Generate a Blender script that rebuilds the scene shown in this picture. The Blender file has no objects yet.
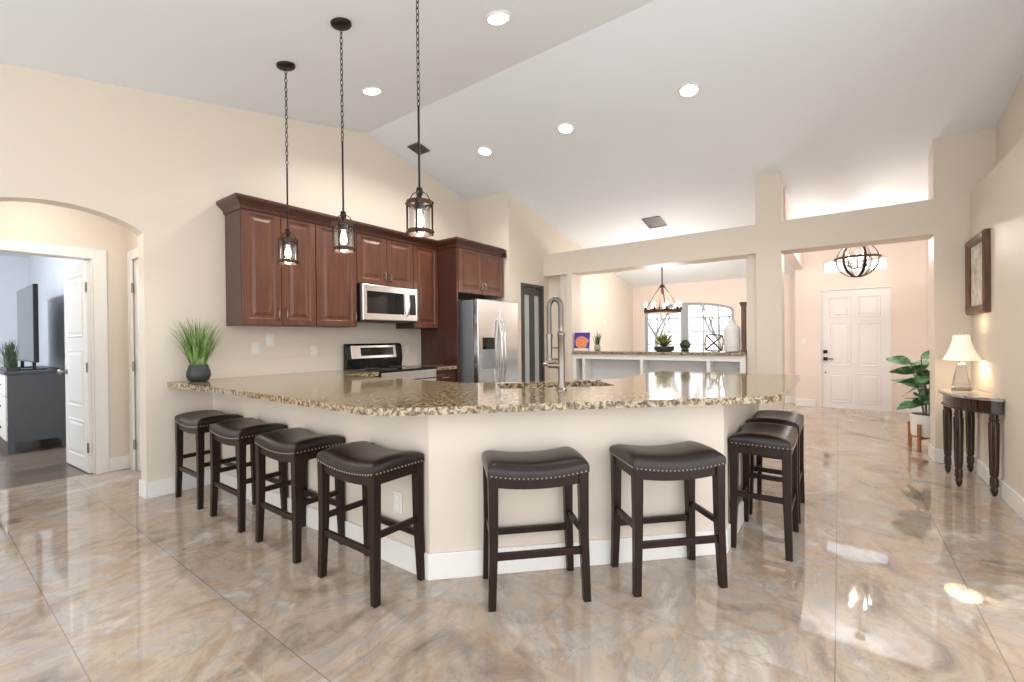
import bpy, bmesh, math, random
from mathutils import Vector, Matrix
random.seed(7)
C = bpy.context.scene.collection
SC = bpy.context.scene
PI = math.pi

# ---------------------------------------------------------------- camera
cam_d = bpy.data.cameras.new('camera')
cam = bpy.data.objects.new('camera', cam_d); C.objects.link(cam)
cam_d.sensor_width = 36.0
cam_d.lens = 445.53 / 1024 * 36.0
cam_d.clip_start = 0.05; cam_d.clip_end = 300
_yaw, _pit, _rol = 0.633345, 0.0038848, -0.0108543
_M = Matrix(((math.sin(_yaw), -math.cos(_yaw), 0), (0, 0, -1), (math.cos(_yaw), math.sin(_yaw), 0)))
_Rp = Matrix(((1, 0, 0), (0, math.cos(_pit), -math.sin(_pit)), (0, math.sin(_pit), math.cos(_pit))))
_Rr = Matrix(((math.cos(_rol), -math.sin(_rol), 0), (math.sin(_rol), math.cos(_rol), 0), (0, 0, 1)))
_M = _Rr @ _Rp @ _M
_rot = Matrix((_M[0], -_M[1], -_M[2])).transposed()
cam.matrix_world = Matrix.Translation((0, 0, 1.22)) @ _rot.to_4x4()
SC.camera = cam

# ---------------------------------------------------------------- world, exposure
w = bpy.data.worlds.new('world'); SC.world = w; w.use_nodes = True
wn = w.node_tree.nodes; wl = w.node_tree.links
bg = wn['Background']
bg.inputs['Color'].default_value = (0.985, 0.99, 1.0, 1)
bg.inputs['Strength'].default_value = 2.15
SC.view_settings.view_transform = 'Standard'
SC.view_settings.look = 'None'
SC.view_settings.gamma = 1.0
SC.view_settings.use_curve_mapping = False
SC.view_settings.exposure = 0.2

# ---------------------------------------------------------------- materials
def new_mat(name):
    m = bpy.data.materials.new(name); m.use_nodes = True
    return m, m.node_tree.nodes, m.node_tree.links, m.node_tree.nodes['Principled BSDF']
def lin(c):
    return tuple((x / 12.92 if x <= 0.04045 else ((x + 0.055) / 1.055) ** 2.4) for x in (c[0]/255, c[1]/255, c[2]/255)) + (1,)
def mat(name, rgb, rough=0.5, metal=0.0, var=0.06, scale=6.0, stretch=(1, 1, 1), bump=0.0, bscale=None, spec=0.5, coat=0.0):
    m, n, l, p = new_mat(name)
    tc = n.new('ShaderNodeTexCoord'); mp = n.new('ShaderNodeMapping'); mp.inputs['Scale'].default_value = stretch
    nz = n.new('ShaderNodeTexNoise'); nz.inputs['Scale'].default_value = scale; nz.inputs['Detail'].default_value = 4
    l.new(tc.outputs['Object'], mp.inputs['Vector']); l.new(mp.outputs['Vector'], nz.inputs['Vector'])
    r = n.new('ShaderNodeValToRGB'); b = lin(rgb)
    r.color_ramp.elements[0].position = 0.25; r.color_ramp.elements[1].position = 0.75
    r.color_ramp.elements[0].color = tuple(x * (1 - var) for x in b[:3]) + (1,)
    r.color_ramp.elements[1].color = tuple(min(1, x * (1 + var)) for x in b[:3]) + (1,)
    l.new(nz.outputs['Fac'], r.inputs['Fac']); l.new(r.outputs['Color'], p.inputs['Base Color'])
    p.inputs['Roughness'].default_value = rough; p.inputs['Metallic'].default_value = metal
    p.inputs['Specular IOR Level'].default_value = spec
    p.inputs['Coat Weight'].default_value = coat
    if bump:
        nb = n.new('ShaderNodeTexNoise'); nb.inputs['Scale'].default_value = bscale or 60; nb.inputs['Detail'].default_value = 3
        l.new(mp.outputs['Vector'], nb.inputs['Vector'])
        bp = n.new('ShaderNodeBump'); bp.inputs['Strength'].default_value = bump; bp.inputs['Distance'].default_value = 0.004
        l.new(nb.outputs['Fac'], bp.inputs['Height']); l.new(bp.outputs['Normal'], p.inputs['Normal'])
    return m
def glow(name, rgb, strength):
    m, n, l, p = new_mat(name)
    p.inputs['Base Color'].default_value = lin(rgb); p.inputs['Emission Color'].default_value = lin(rgb)
    p.inputs['Emission Strength'].default_value = strength
    return m
def clear_glass(name, tint=(1, 1, 1), gloss=0.1, rough=0.02):
    m, n, l, p = new_mat(name)
    n.remove(p); out = n['Material Output']
    t = n.new('ShaderNodeBsdfTransparent'); t.inputs['Color'].default_value = tint + (1,)
    g = n.new('ShaderNodeBsdfGlossy'); g.inputs['Roughness'].default_value = rough
    f = n.new('ShaderNodeLayerWeight'); f.inputs['Blend'].default_value = 0.35
    mm = n.new('ShaderNodeMath'); mm.operation = 'MULTIPLY_ADD'; mm.inputs[1].default_value = 0.6; mm.inputs[2].default_value = gloss * 0.5
    mx = n.new('ShaderNodeMixShader')
    l.new(f.outputs['Fresnel'], mm.inputs[0]); l.new(mm.outputs[0], mx.inputs['Fac'])
    l.new(t.outputs[0], mx.inputs[1]); l.new(g.outputs[0], mx.inputs[2]); l.new(mx.outputs[0], out.inputs['Surface'])
    return m

def floor_mat():
    m, n, l, p = new_mat('polished_marble_tile')
    geo = n.new('ShaderNodeNewGeometry')
    # slightly different pattern offset in every tile
    tile = n.new('ShaderNodeVectorMath'); tile.operation = 'ADD'; tile.inputs[1].default_value = (-0.385 + 50.5, 0.48 + 50.5, 0)
    l.new(geo.outputs['Position'], tile.inputs[0])
    dv = n.new('ShaderNodeVectorMath'); dv.operation = 'DIVIDE'; dv.inputs[1].default_value = (0.505, 0.51, 1)
    l.new(tile.outputs[0], dv.inputs[0])
    fl = n.new('ShaderNodeVectorMath'); fl.operation = 'FLOOR'; l.new(dv.outputs[0], fl.inputs[0])
    wn_ = n.new('ShaderNodeTexWhiteNoise'); l.new(fl.outputs[0], wn_.inputs['Vector'])
    off = n.new('ShaderNodeVectorMath'); off.operation = 'MULTIPLY_ADD'; off.inputs[1].default_value = (0.05, 0.05, 0.12)
    l.new(wn_.outputs['Color'], off.inputs[0]); l.new(geo.outputs['Position'], off.inputs[2])
    mp = n.new('ShaderNodeMapping'); mp.inputs['Rotation'].default_value = (0, 0, math.radians(-25)); mp.inputs['Scale'].default_value = (1.0, 1.3, 1)
    l.new(off.outputs[0], mp.inputs['Vector'])
    n1 = n.new('ShaderNodeTexNoise'); n1.inputs['Scale'].default_value = 1.7; n1.inputs['Detail'].default_value = 10; n1.inputs['Distortion'].default_value = 1.1; n1.inputs['Roughness'].default_value = 0.66
    l.new(mp.outputs[0], n1.inputs['Vector'])
    cr = n.new('ShaderNodeValToRGB'); e = cr.color_ramp.elements
    e[0].position = 0.25; e[0].color = lin((112, 103, 97))
    e[1].position = 0.78; e[1].color = lin((226, 219, 210))
    for pos, c in ((0.36, (144, 133, 124)), (0.43, (172, 158, 144)), (0.49, (192, 174, 155)), (0.54, (176, 166, 157)), (0.60, (194, 183, 171)), (0.66, (212, 203, 193))):
        q = e.new(pos); q.color = lin(c)
    l.new(n1.outputs['Fac'], cr.inputs['Fac'])
    # thin tan veins
    n2 = n.new('ShaderNodeTexNoise'); n2.inputs['Scale'].default_value = 1.1; n2.inputs['Detail'].default_value = 7; n2.inputs['Distortion'].default_value = 2.2
    l.new(mp.outputs[0], n2.inputs['Vector'])
    vr = n.new('ShaderNodeValToRGB'); ve = vr.color_ramp.elements
    ve[0].position = 0.455; ve[0].color = (0, 0, 0, 1); ve[1].position = 0.545; ve[1].color = (0, 0, 0, 1)
    q = ve.new(0.5); q.color = (0.45, 0.45, 0.45, 1)
    l.new(n2.outputs['Fac'], vr.inputs['Fac'])
    mx = n.new('ShaderNodeMix'); mx.data_type = 'RGBA'
    l.new(vr.outputs['Color'], mx.inputs[0]); l.new(cr.outputs['Color'], mx.inputs[6]); mx.inputs[7].default_value = lin((168, 136, 106))
    n3 = n.new('ShaderNodeTexNoise'); n3.inputs['Scale'].default_value = 2.3; n3.inputs['Detail'].default_value = 8; n3.inputs['Distortion'].default_value = 2.6
    l.new(mp.outputs[0], n3.inputs['Vector'])
    v3 = n.new('ShaderNodeValToRGB'); ve = v3.color_ramp.elements
    ve[0].position = 0.485; ve[0].color = (0, 0, 0, 1); ve[1].position = 0.515; ve[1].color = (0, 0, 0, 1)
    q = ve.new(0.5); q.color = (0.3, 0.3, 0.3, 1)
    l.new(n3.outputs['Fac'], v3.inputs['Fac'])
    mx3 = n.new('ShaderNodeMix'); mx3.data_type = 'RGBA'
    l.new(v3.outputs['Color'], mx3.inputs[0]); l.new(mx.outputs[2], mx3.inputs[6]); mx3.inputs[7].default_value = lin((128, 108, 92))
    # grout
    fr = n.new('ShaderNodeVectorMath'); fr.operation = 'FRACTION'; l.new(dv.outputs[0], fr.inputs[0])
    sx = n.new('ShaderNodeSeparateXYZ'); l.new(fr.outputs[0], sx.inputs[0])
    def edge(o):
        a = n.new('ShaderNodeMath'); a.operation = 'SUBTRACT'; a.inputs[1].default_value = 0.5; l.new(o, a.inputs[0])
        b = n.new('ShaderNodeMath'); b.operation = 'ABSOLUTE'; l.new(a.outputs[0], b.inputs[0])
        c = n.new('ShaderNodeMath'); c.operation = 'GREATER_THAN'; c.inputs[1].default_value = 0.4955; l.new(b.outputs[0], c.inputs[0])
        return c.outputs[0]
    # stronger grout colour below each position limit, nearly invisible joints elsewhere
    ps = n.new('ShaderNodeSeparateXYZ'); l.new(geo.outputs['Position'], ps.inputs[0])
    def grout(o, pos, lim):
        a = n.new('ShaderNodeMath'); a.operation = 'LESS_THAN'; a.inputs[1].default_value = lim; l.new(pos, a.inputs[0])
        b = n.new('ShaderNodeMath'); b.operation = 'MULTIPLY_ADD'; b.inputs[1].default_value = 0.5; b.inputs[2].default_value = 0.12; l.new(a.outputs[0], b.inputs[0])
        c = n.new('ShaderNodeMath'); c.operation = 'MULTIPLY'; l.new(edge(o), c.inputs[0]); l.new(b.outputs[0], c.inputs[1])
        return c.outputs[0]
    gf = n.new('ShaderNodeMath'); gf.operation = 'MAXIMUM'
    l.new(grout(sx.outputs[0], ps.outputs[0], 1.0), gf.inputs[0]); l.new(grout(sx.outputs[1], ps.outputs[1], 0.2), gf.inputs[1])
    mg = n.new('ShaderNodeMix'); mg.data_type = 'RGBA'
    l.new(gf.outputs[0], mg.inputs[0]); l.new(mx3.outputs[2], mg.inputs[6]); mg.inputs[7].default_value = lin((112, 98, 84))
    l.new(mg.outputs[2], p.inputs['Base Color'])
    p.inputs['Roughness'].default_value = 0.035
    p.inputs['Specular IOR Level'].default_value = 1.0
    nb = n.new('ShaderNodeTexNoise'); nb.inputs['Scale'].default_value = 3.5; l.new(geo.outputs['Position'], nb.inputs['Vector'])
    bp = n.new('ShaderNodeBump'); bp.inputs['Strength'].default_value = 0.015; bp.inputs['Distance'].default_value = 0.02
    l.new(nb.outputs['Fac'], bp.inputs['Height']); l.new(bp.outputs['Normal'], p.inputs['Normal'])
    return m

def granite_mat():
    m, n, l, p = new_mat('speckled_granite')
    geo = n.new('ShaderNodeNewGeometry')
    n1 = n.new('ShaderNodeTexNoise'); n1.inputs['Scale'].default_value = 42; n1.inputs['Detail'].default_value = 6; n1.inputs['Roughness'].default_value = 0.7; n1.inputs['Distortion'].default_value = 0.6
    l.new(geo.outputs['Position'], n1.inputs['Vector'])
    cr = n.new('ShaderNodeValToRGB'); e = cr.color_ramp.elements
    e[0].position = 0.36; e[0].color = lin((46, 36, 29)); e[1].position = 0.72; e[1].color = lin((220, 212, 192))
    for pos, c in ((0.45, (96, 78, 58)), (0.51, (152, 130, 98)), (0.57, (190, 174, 142)), (0.64, (180, 164, 136))):
        q = e.new(pos); q.color = lin(c)
    l.new(n1.outputs['Fac'], cr.inputs['Fac'])
    v = n.new('ShaderNodeTexVoronoi'); v.inputs['Scale'].default_value = 75; l.new(geo.outputs['Position'], v.inputs['Vector'])
    vr = n.new('ShaderNodeValToRGB'); ve = vr.color_ramp.elements; ve[0].position = 0.10; ve[0].color = (1, 1, 1, 1); ve[1].position = 0.24; ve[1].color = (0, 0, 0, 1)
    l.new(v.outputs['Distance'], vr.inputs['Fac'])
    n2 = n.new('ShaderNodeTexNoise'); n2.inputs['Scale'].default_value = 9; l.new(geo.outputs['Position'], n2.inputs['Vector'])
    n2r = n.new('ShaderNodeValToRGB'); n2r.color_ramp.elements[0].position = 0.42; n2r.color_ramp.elements[1].position = 0.6
    l.new(n2.outputs['Fac'], n2r.inputs['Fac'])
    mm = n.new('ShaderNodeMath'); mm.operation = 'MULTIPLY'; l.new(vr.outputs['Color'], mm.inputs[0]); l.new(n2r.outputs['Color'], mm.inputs[1])
    mx = n.new('ShaderNodeMix'); mx.data_type = 'RGBA'; l.new(mm.outputs[0], mx.inputs[0]); l.new(cr.outputs['Color'], mx.inputs[6]); mx.inputs[7].default_value = lin((44, 34, 28))
    l.new(mx.outputs[2], p.inputs['Base Color'])
    p.inputs['Roughness'].default_value = 0.08; p.inputs['Specular IOR Level'].default_value = 0.6
    return m

def wood_mat(name, dark, light, scale=3.0, stretch=(14, 14, 1.2), rough=0.32, coat=0.15, spec=0.5):
    m, n, l, p = new_mat(name)
    p.inputs['Specular IOR Level'].default_value = spec
    tc = n.new('ShaderNodeTexCoord'); mp = n.new('ShaderNodeMapping'); mp.inputs['Scale'].default_value = stretch
    nz = n.new('ShaderNodeTexNoise'); nz.inputs['Scale'].default_value = scale; nz.inputs['Detail'].default_value = 7; nz.inputs['Distortion'].default_value = 0.8
    l.new(tc.outputs['Object'], mp.inputs['Vector']); l.new(mp.outputs[0], nz.inputs['Vector'])
    r = n.new('ShaderNodeValToRGB'); r.color_ramp.elements[0].position = 0.3; r.color_ramp.elements[1].position = 0.7
    r.color_ramp.elements[0].color = lin(dark); r.color_ramp.elements[1].color = lin(light)
    l.new(nz.outputs['Fac'], r.inputs['Fac']); l.new(r.outputs['Color'], p.inputs['Base Color'])
    p.inputs['Roughness'].default_value = rough; p.inputs['Coat Weight'].default_value = coat; p.inputs['Coat Roughness'].default_value = 0.15
    return m

def plank_mat():
    m, n, l, p = new_mat('grey_brown_planks')
    geo = n.new('ShaderNodeNewGeometry')
    br = n.new('ShaderNodeTexBrick'); br.inputs['Scale'].default_value = 1.0
    br.inputs['Brick Width'].default_value = 1.2; br.inputs['Row Height'].default_value = 0.16; br.inputs['Mortar Size'].default_value = 0.003
    br.inputs['Color1'].default_value = lin((92, 80, 72)); br.inputs['Color2'].default_value = lin((122, 108, 97)); br.inputs['Mortar'].default_value = lin((60, 52, 47))
    l.new(geo.outputs['Position'], br.inputs['Vector'])
    nz = n.new('ShaderNodeTexNoise'); mp = n.new('ShaderNodeMapping'); mp.inputs['Scale'].default_value = (2, 30, 1); nz.inputs['Scale'].default_value = 2; nz.inputs['Detail'].default_value = 6
    l.new(geo.outputs['Position'], mp.inputs['Vector']); l.new(mp.outputs[0], nz.inputs['Vector'])
    mx = n.new('ShaderNodeMix'); mx.data_type = 'RGBA'; mx.blend_type = 'OVERLAY'; mx.inputs[0].default_value = 0.5
    l.new(br.outputs['Color'], mx.inputs[6]); l.new(nz.outputs['Color'], mx.inputs[7])
    l.new(mx.outputs[2], p.inputs['Base Color']); p.inputs['Roughness'].default_value = 0.3
    return m

def art_mat(name, cols, scale=4.0, dist=1.5, detail=3.0, stretch=(1, 1, 1), rough=0.5):
    m, n, l, p = new_mat(name)
    tc = n.new('ShaderNodeTexCoord'); mp = n.new('ShaderNodeMapping'); mp.inputs['Scale'].default_value = stretch
    nz = n.new('ShaderNodeTexNoise'); nz.inputs['Scale'].default_value = scale; nz.inputs['Detail'].default_value = detail; nz.inputs['Distortion'].default_value = dist
    l.new(tc.outputs['Object'], mp.inputs['Vector']); l.new(mp.outputs[0], nz.inputs['Vector'])
    r = n.new('ShaderNodeValToRGB'); e = r.color_ramp.elements
    k = len(cols)
    e[0].position = 0.3; e[0].color = lin(cols[0]); e[1].position = 0.7; e[1].color = lin(cols[-1])
    for i in range(1, k - 1):
        q = e.new(0.3 + 0.4 * i / (k - 1)); q.color = lin(cols[i])
    l.new(nz.outputs['Fac'], r.inputs['Fac']); l.new(r.outputs['Color'], p.inputs['Base Color'])
    p.inputs['Roughness'].default_value = rough
    return m

def blades_mat(name, lo, mid, hi):
    return art_mat(name, [lo, mid, hi], 9.0, 0.5, 3.0, (3, 3, 1), 0.5)

M_wall = mat('cream_wall_paint', (225, 214, 200), 0.55, var=0.012, scale=1.5, bump=0.04, bscale=220)
M_wall_lit = mat('cream_wall_paint_lit', (235, 221, 211), 0.6, var=0.012, scale=1.5)  # wall cream made lighter and pinker; foyer and window light put into colour
M_ceil = mat('white_ceiling_paint', (236, 242, 248), 0.8, var=0.01, scale=1.0, bump=0.03, bscale=150)
M_trim = mat('white_trim_gloss', (238, 236, 232), 0.35, var=0.01)
M_bed = mat('pale_blue_grey_paint', (214, 219, 227), 0.7, var=0.012)
M_floor = floor_mat()
M_plank = plank_mat()
M_granite = granite_mat()
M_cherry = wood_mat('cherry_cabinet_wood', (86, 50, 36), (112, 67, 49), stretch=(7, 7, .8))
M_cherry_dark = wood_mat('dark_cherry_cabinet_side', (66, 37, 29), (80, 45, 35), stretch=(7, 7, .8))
M_espresso = wood_mat('espresso_stool_wood', (30, 17, 13), (44, 27, 21), rough=0.32, coat=0.0, spec=0.3)
M_leather = mat('dark_brown_leather', (34, 23, 20), 0.32, var=0.18, scale=8, bump=0.15, bscale=160)
M_nail = mat('antique_brass_nail', (176, 164, 146), 0.3, metal=0.9, var=0.05)
M_steel = mat('brushed_stainless', (226, 226, 226), 0.2, metal=1.0, var=0.05, scale=3, stretch=(1, 1, 40))
M_steel_side = mat('grey_appliance_side', (150, 152, 156), 0.4, metal=0.4, var=0.03)
M_nickel = mat('brushed_nickel', (146, 138, 130), 0.3, metal=1.0, var=0.05)
M_black = mat('black_appliance_plastic', (22, 22, 23), 0.25, var=0.1)
M_blackglass = mat('black_oven_glass', (14, 14, 16), 0.05, var=0.1)
M_iron = mat('dark_bronze_iron', (40, 33, 28), 0.45, metal=0.6, var=0.15)
M_rust = mat('aged_bronze_ring', (72, 50, 35), 0.5, metal=0.5, var=0.2, scale=20)
M_glass = clear_glass('clear_lantern_glass', (0.985, 0.985, 0.985), 0.05)
M_pane = clear_glass('window_glass', (0.97, 0.98, 0.99), 0.08)
M_bulb = glow('warm_bulb', (255, 226, 190), 3.0)
M_bulb_small = glow('warm_candle_bulb', (255, 230, 200), 5.0)
M_lens = glow('recessed_lens', (255, 248, 238), 9.0)
M_shade = glow('lit_lamp_shade', (255, 243, 222), 0.35)
M_white_pot = mat('white_ceramic', (236, 234, 230), 0.35, var=0.02)
M_black_pot = mat('charcoal_ceramic', (52, 56, 58), 0.4, var=0.1)
M_oak = wood_mat('orange_oak', (150, 92, 48), (190, 126, 74), rough=0.45)
M_soil = mat('dark_soil', (50, 38, 30), 0.9, var=0.3, scale=40, bump=0.5)
M_grass = blades_mat('grass_blades', (70, 104, 48), (112, 148, 78), (168, 192, 130))
M_leaf = blades_mat('fig_leaf_green', (58, 102, 62), (84, 134, 86), (132, 172, 124))
M_darkleaf = blades_mat('dusky_leaf', (54, 68, 52), (84, 100, 74), (128, 140, 110))
M_yellowleaf = blades_mat('striped_leaf', (74, 92, 44), (140, 150, 80), (214, 208, 140))
M_bark = mat('twig_bark', (138, 128, 120), 0.8, var=0.2, scale=20)
M_table = wood_mat('walnut_console_wood', (42, 26, 20), (74, 48, 36), rough=0.22)
M_stone = art_mat('grey_marble_top', [(120, 112, 106), (166, 158, 150), (198, 190, 182)], 10, 1.0, 6, rough=0.12)
M_frame = wood_mat('picture_frame_wood', (70, 44, 28), (116, 78, 52), rough=0.4)
M_paint = art_mat('faded_painting', [(140, 120, 104), (200, 180, 158), (186, 190, 178), (232, 226, 216), (218, 176, 164), (160, 150, 136)], 7, 2.0, 4, (1, 1, 0.6))
def flower_mat():
    m, n, l, p = new_mat('flower_cover_print')
    tc = n.new('ShaderNodeTexCoord'); nz = n.new('ShaderNodeTexNoise'); nz.inputs['Scale'].default_value = 16; nz.inputs['Detail'].default_value = 3
    l.new(tc.outputs['Object'], nz.inputs['Vector'])
    ds_ = n.new('ShaderNodeVectorMath'); ds_.operation = 'DISTANCE'; ds_.inputs[1].default_value = (0.01, 0.0, 0.125)
    l.new(tc.outputs['Object'], ds_.inputs[0])
    a = n.new('ShaderNodeMath'); a.operation = 'MULTIPLY_ADD'; a.inputs[1].default_value = 0.14; l.new(nz.outputs['Fac'], a.inputs[0]); l.new(ds_.outputs['Value'], a.inputs[2])
    r = n.new('ShaderNodeValToRGB'); e = r.color_ramp.elements
    e[0].position = 0.06; e[0].color = lin((226, 90, 60)); e[1].position = 0.24; e[1].color = lin((58, 54, 150))
    for pos, c in ((0.10, (244, 160, 100)), (0.135, (230, 110, 70)), (0.155, (246, 190, 150)), (0.175, (96, 60, 150))):
        q = e.new(pos); q.color = lin(c)
    l.new(a.outputs[0], r.inputs['Fac']); l.new(r.outputs['Color'], p.inputs['Base Color']); p.inputs['Roughness'].default_value = 0.35
    return m
M_book = flower_mat()
M_frost = mat('frosted_glass_panel', (186, 194, 192), 0.45, var=0.03)
M_charcoal = mat('charcoal_door_paint', (74, 70, 68), 0.45, var=0.05)
M_dresser = mat('dark_grey_lacquer', (80, 82, 86), 0.4, var=0.05)
M_screen = mat('tv_screen', (62, 64, 68), 0.08, var=0.03)
M_grille = mat('grey_vent_metal', (96, 93, 90), 0.5, metal=0.3, var=0.05)
M_plate = mat('white_switch_plastic', (236, 230, 220), 0.4, var=0.01)
M_hard = mat('black_door_hardware', (28, 27, 27), 0.35, metal=0.5, var=0.1)
M_gold = mat('brushed_gold_wire', (120, 98, 62), 0.35, metal=0.8, var=0.06)
M_muntin = mat('grey_window_bar', (164, 169, 177), 0.5, var=0.02)
M_shelf_shaded = mat('shelf_back_shaded', (214, 214, 214), 0.6, var=0.02)  # white shelf back greyed; shade of the open recess put into colour
M_drive = mat('pale_concrete', (196, 194, 190), 0.9, var=0.08, scale=2)
M_lawn = mat('winter_lawn', (150, 158, 118), 0.95, var=0.2, scale=8)
M_crystal = clear_glass('crystal_lamp_base', (0.97, 0.97, 0.96), 0.5, 0.05)

# ---------------------------------------------------------------- mesh builder
ORG = {}
class MB:
    def __init__(s): s.bm = bmesh.new()
    def box(s, x0, x1, y0, y1, z0, z1, mtx=None):
        v = [s.bm.verts.new((x, y, z)) for x in (x0, x1) for y in (y0, y1) for z in (z0, z1)]
        for f in ((0, 1, 3, 2), (4, 6, 7, 5), (0, 4, 5, 1), (2, 3, 7, 6), (0, 2, 6, 4), (1, 5, 7, 3)):
            s.bm.faces.new([v[i] for i in f])
        if mtx: bmesh.ops.transform(s.bm, matrix=mtx, verts=v)
        return s
    def loft(s, rings, closed=True, cap=True):
        R = [[s.bm.verts.new(p) for p in r] for r in rings]
        for a, b in zip(R, R[1:]):
            k = len(a)
            for i in range(k if closed else k - 1):
                j = (i + 1) % k
                try: s.bm.faces.new((a[i], a[j], b[j], b[i]))
                except ValueError: pass
        if cap and closed:
            for r in (R[0], R[-1]):
                try: s.bm.faces.new(r)
                except ValueError: pass
        return R
    def tube(s, pts, r, seg=8, closed=False):
        pts = [Vector(p) for p in pts]; k = len(pts)
        rs = r if isinstance(r, (list, tuple)) else [r] * k
        rings = []; prev = None
        for i, p in enumerate(pts):
            if closed: t = pts[(i + 1) % k] - pts[i - 1]
            else: t = pts[min(i + 1, k - 1)] - pts[max(i - 1, 0)]
            t.normalize()
            if prev is None:
                a = Vector((0, 0, 1)) if abs(t.z) < 0.9 else Vector((1, 0, 0))
                u = t.cross(a).normalized()
            else:
                u = (prev - t * prev.dot(t)).normalized()
            prev = u; v = t.cross(u)
            rings.append([p + (u * math.cos(2 * PI * q / seg) + v * math.sin(2 * PI * q / seg)) * rs[i] for q in range(seg)])
        if closed:
            s.loft(rings + [rings[0]], cap=False)
        else: s.loft(rings)
        return s
    def cyl(s, p0, p1, r0, r1=None, seg=16):
        return s.tube([p0, p1], [r0, r0 if r1 is None else r1], seg)
    def lathe(s, prof, c=(0, 0, 0), seg=24, flute=0.0, nf=12):
        rings = []
        for r, z in prof:
            rings.append([(c[0] + r * (1 - flute * (0.5 + 0.5 * math.cos(nf * 2 * PI * q / seg))) * math.cos(2 * PI * q / seg),
                           c[1] + r * (1 - flute * (0.5 + 0.5 * math.cos(nf * 2 * PI * q / seg))) * math.sin(2 * PI * q / seg), c[2] + z) for q in range(seg)])
        s.loft(rings); return s
    def prism(s, poly, h0, h1, axis='z'):
        def P(a, b, h):
            return {'z': (a, b, h), 'y': (a, h, b), 'x': (h, a, b)}[axis]
        lo = [s.bm.verts.new(P(a, b, h0)) for a, b in poly]; hi = [s.bm.verts.new(P(a, b, h1)) for a, b in poly]
        s.bm.faces.new(lo); s.bm.faces.new(hi)
        k = len(poly)
        for i in range(k):
            j = (i + 1) % k; s.bm.faces.new((lo[i], lo[j], hi[j], hi[i]))
        return s
    def ball(s, c, r, seg=8, sz=1.0):
        n = seg // 2 + 1
        s.lathe([(max(1e-4, r * math.sin(PI * i / n)), -r * sz * math.cos(PI * i / n)) for i in range(n + 1)], c, seg); return s
    def panel(s, x0, x1, z0, z1, y, t, rings, face=-1):
        # door leaf in the XZ plane: front at y (looking towards -Y when face=-1), thickness t, rings = [(inset, out)]
        R = []
        back = y - face * t
        R.append([(x0, back, z0), (x1, back, z0), (x1, back, z1), (x0, back, z1)])
        for ins, out in rings:
            yy = y + face * out
            R.append([(x0 + ins, yy, z0 + ins), (x1 - ins, yy, z0 + ins), (x1 - ins, yy, z1 - ins), (x0 + ins, yy, z1 - ins)])
        s.loft(R); return s
    def xform(s, m):
        bmesh.ops.transform(s.bm, matrix=m, verts=s.bm.verts[:]); return s
    def build(s, name, material, parent=None, org=None, bevel=0.0, smooth=None, seg=2, kind=None, label=None, cat=None, group=None):
        bmesh.ops.recalc_face_normals(s.bm, faces=s.bm.faces[:])
        o_ = Vector(ORG[parent.name]) if parent is not None else Vector(org if org is not None else (0, 0, 0))
        if o_.length > 0: bmesh.ops.translate(s.bm, vec=-o_, verts=s.bm.verts[:])
        me = bpy.data.meshes.new(name); s.bm.to_mesh(me); s.bm.free()
        me.materials.append(material)
        if smooth is not None:
            for p in me.polygons: p.use_smooth = True
            me.set_sharp_from_angle(angle=math.radians(smooth))
        o = bpy.data.objects.new(name, me); C.objects.link(o)
        if parent is not None: o.parent = parent
        else: o.location = o_
        ORG[o.name] = tuple(o_)
        if bevel:
            b = o.modifiers.new('bevel', 'BEVEL'); b.width = bevel; b.segments = seg; b.limit_method = 'ANGLE'; b.angle_limit = math.radians(40)
        if kind: o['kind'] = kind
        if label: o['label'] = label
        if cat: o['category'] = cat
        if group: o['group'] = group
        return o
def thing(name, label, cat, loc=(0, 0, 0), rz=0.0, group=None):
    o = bpy.data.objects.new(name, None); C.objects.link(o)
    o.empty_display_size = 0.1
    o.location = loc; o.rotation_euler = (0, 0, rz); o['label'] = label; o['category'] = cat
    if group: o['group'] = group
    ORG[o.name] = tuple(loc)
    return o
def local_thing(name, label, cat, group=None):
    return thing(name, label, cat, (0, 0, 0), 0, group)
def copy_tree(o, parent=None):
    c = o.copy(); C.objects.link(c)
    if parent is not None: c.parent = parent
    ORG[c.name] = (0, 0, 0)
    for ch in list(o.children): copy_tree(ch, c)
    return c
def struct(name, mb, m, label=None, cat=None, org=None, **k):
    return mb.build(name, m, None, org=org, kind='structure', label=label, cat=cat, **k)
def lamp(name, typ, loc, energy, color, parent=None, size=0.05, spot=None, rot=None):
    d = bpy.data.lights.new(name, typ); d.energy = energy; d.color = color
    if typ in ('POINT', 'SPOT'): d.shadow_soft_size = size
    if typ == 'AREA': d.size = size
    if spot: d.spot_size = spot; d.spot_blend = 0.6
    o = bpy.data.objects.new(name, d); C.objects.link(o)
    if parent is not None:
        o.parent = parent; o.location = Vector(loc) - Vector(ORG[parent.name])
    else: o.location = loc
    if rot: o.rotation_euler = rot
    return o

# ---------------------------------------------------------------- key dimensions
YW = 4.38; XR = 4.93; YP = 3.66; XB = 5.82; XB2 = 6.12; YR = -0.98; YU = -1.15; XD = 9.25; XN = 9.5
def cz(x): return 3.61 - 0.2 * abs(x - 3.17)

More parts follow.
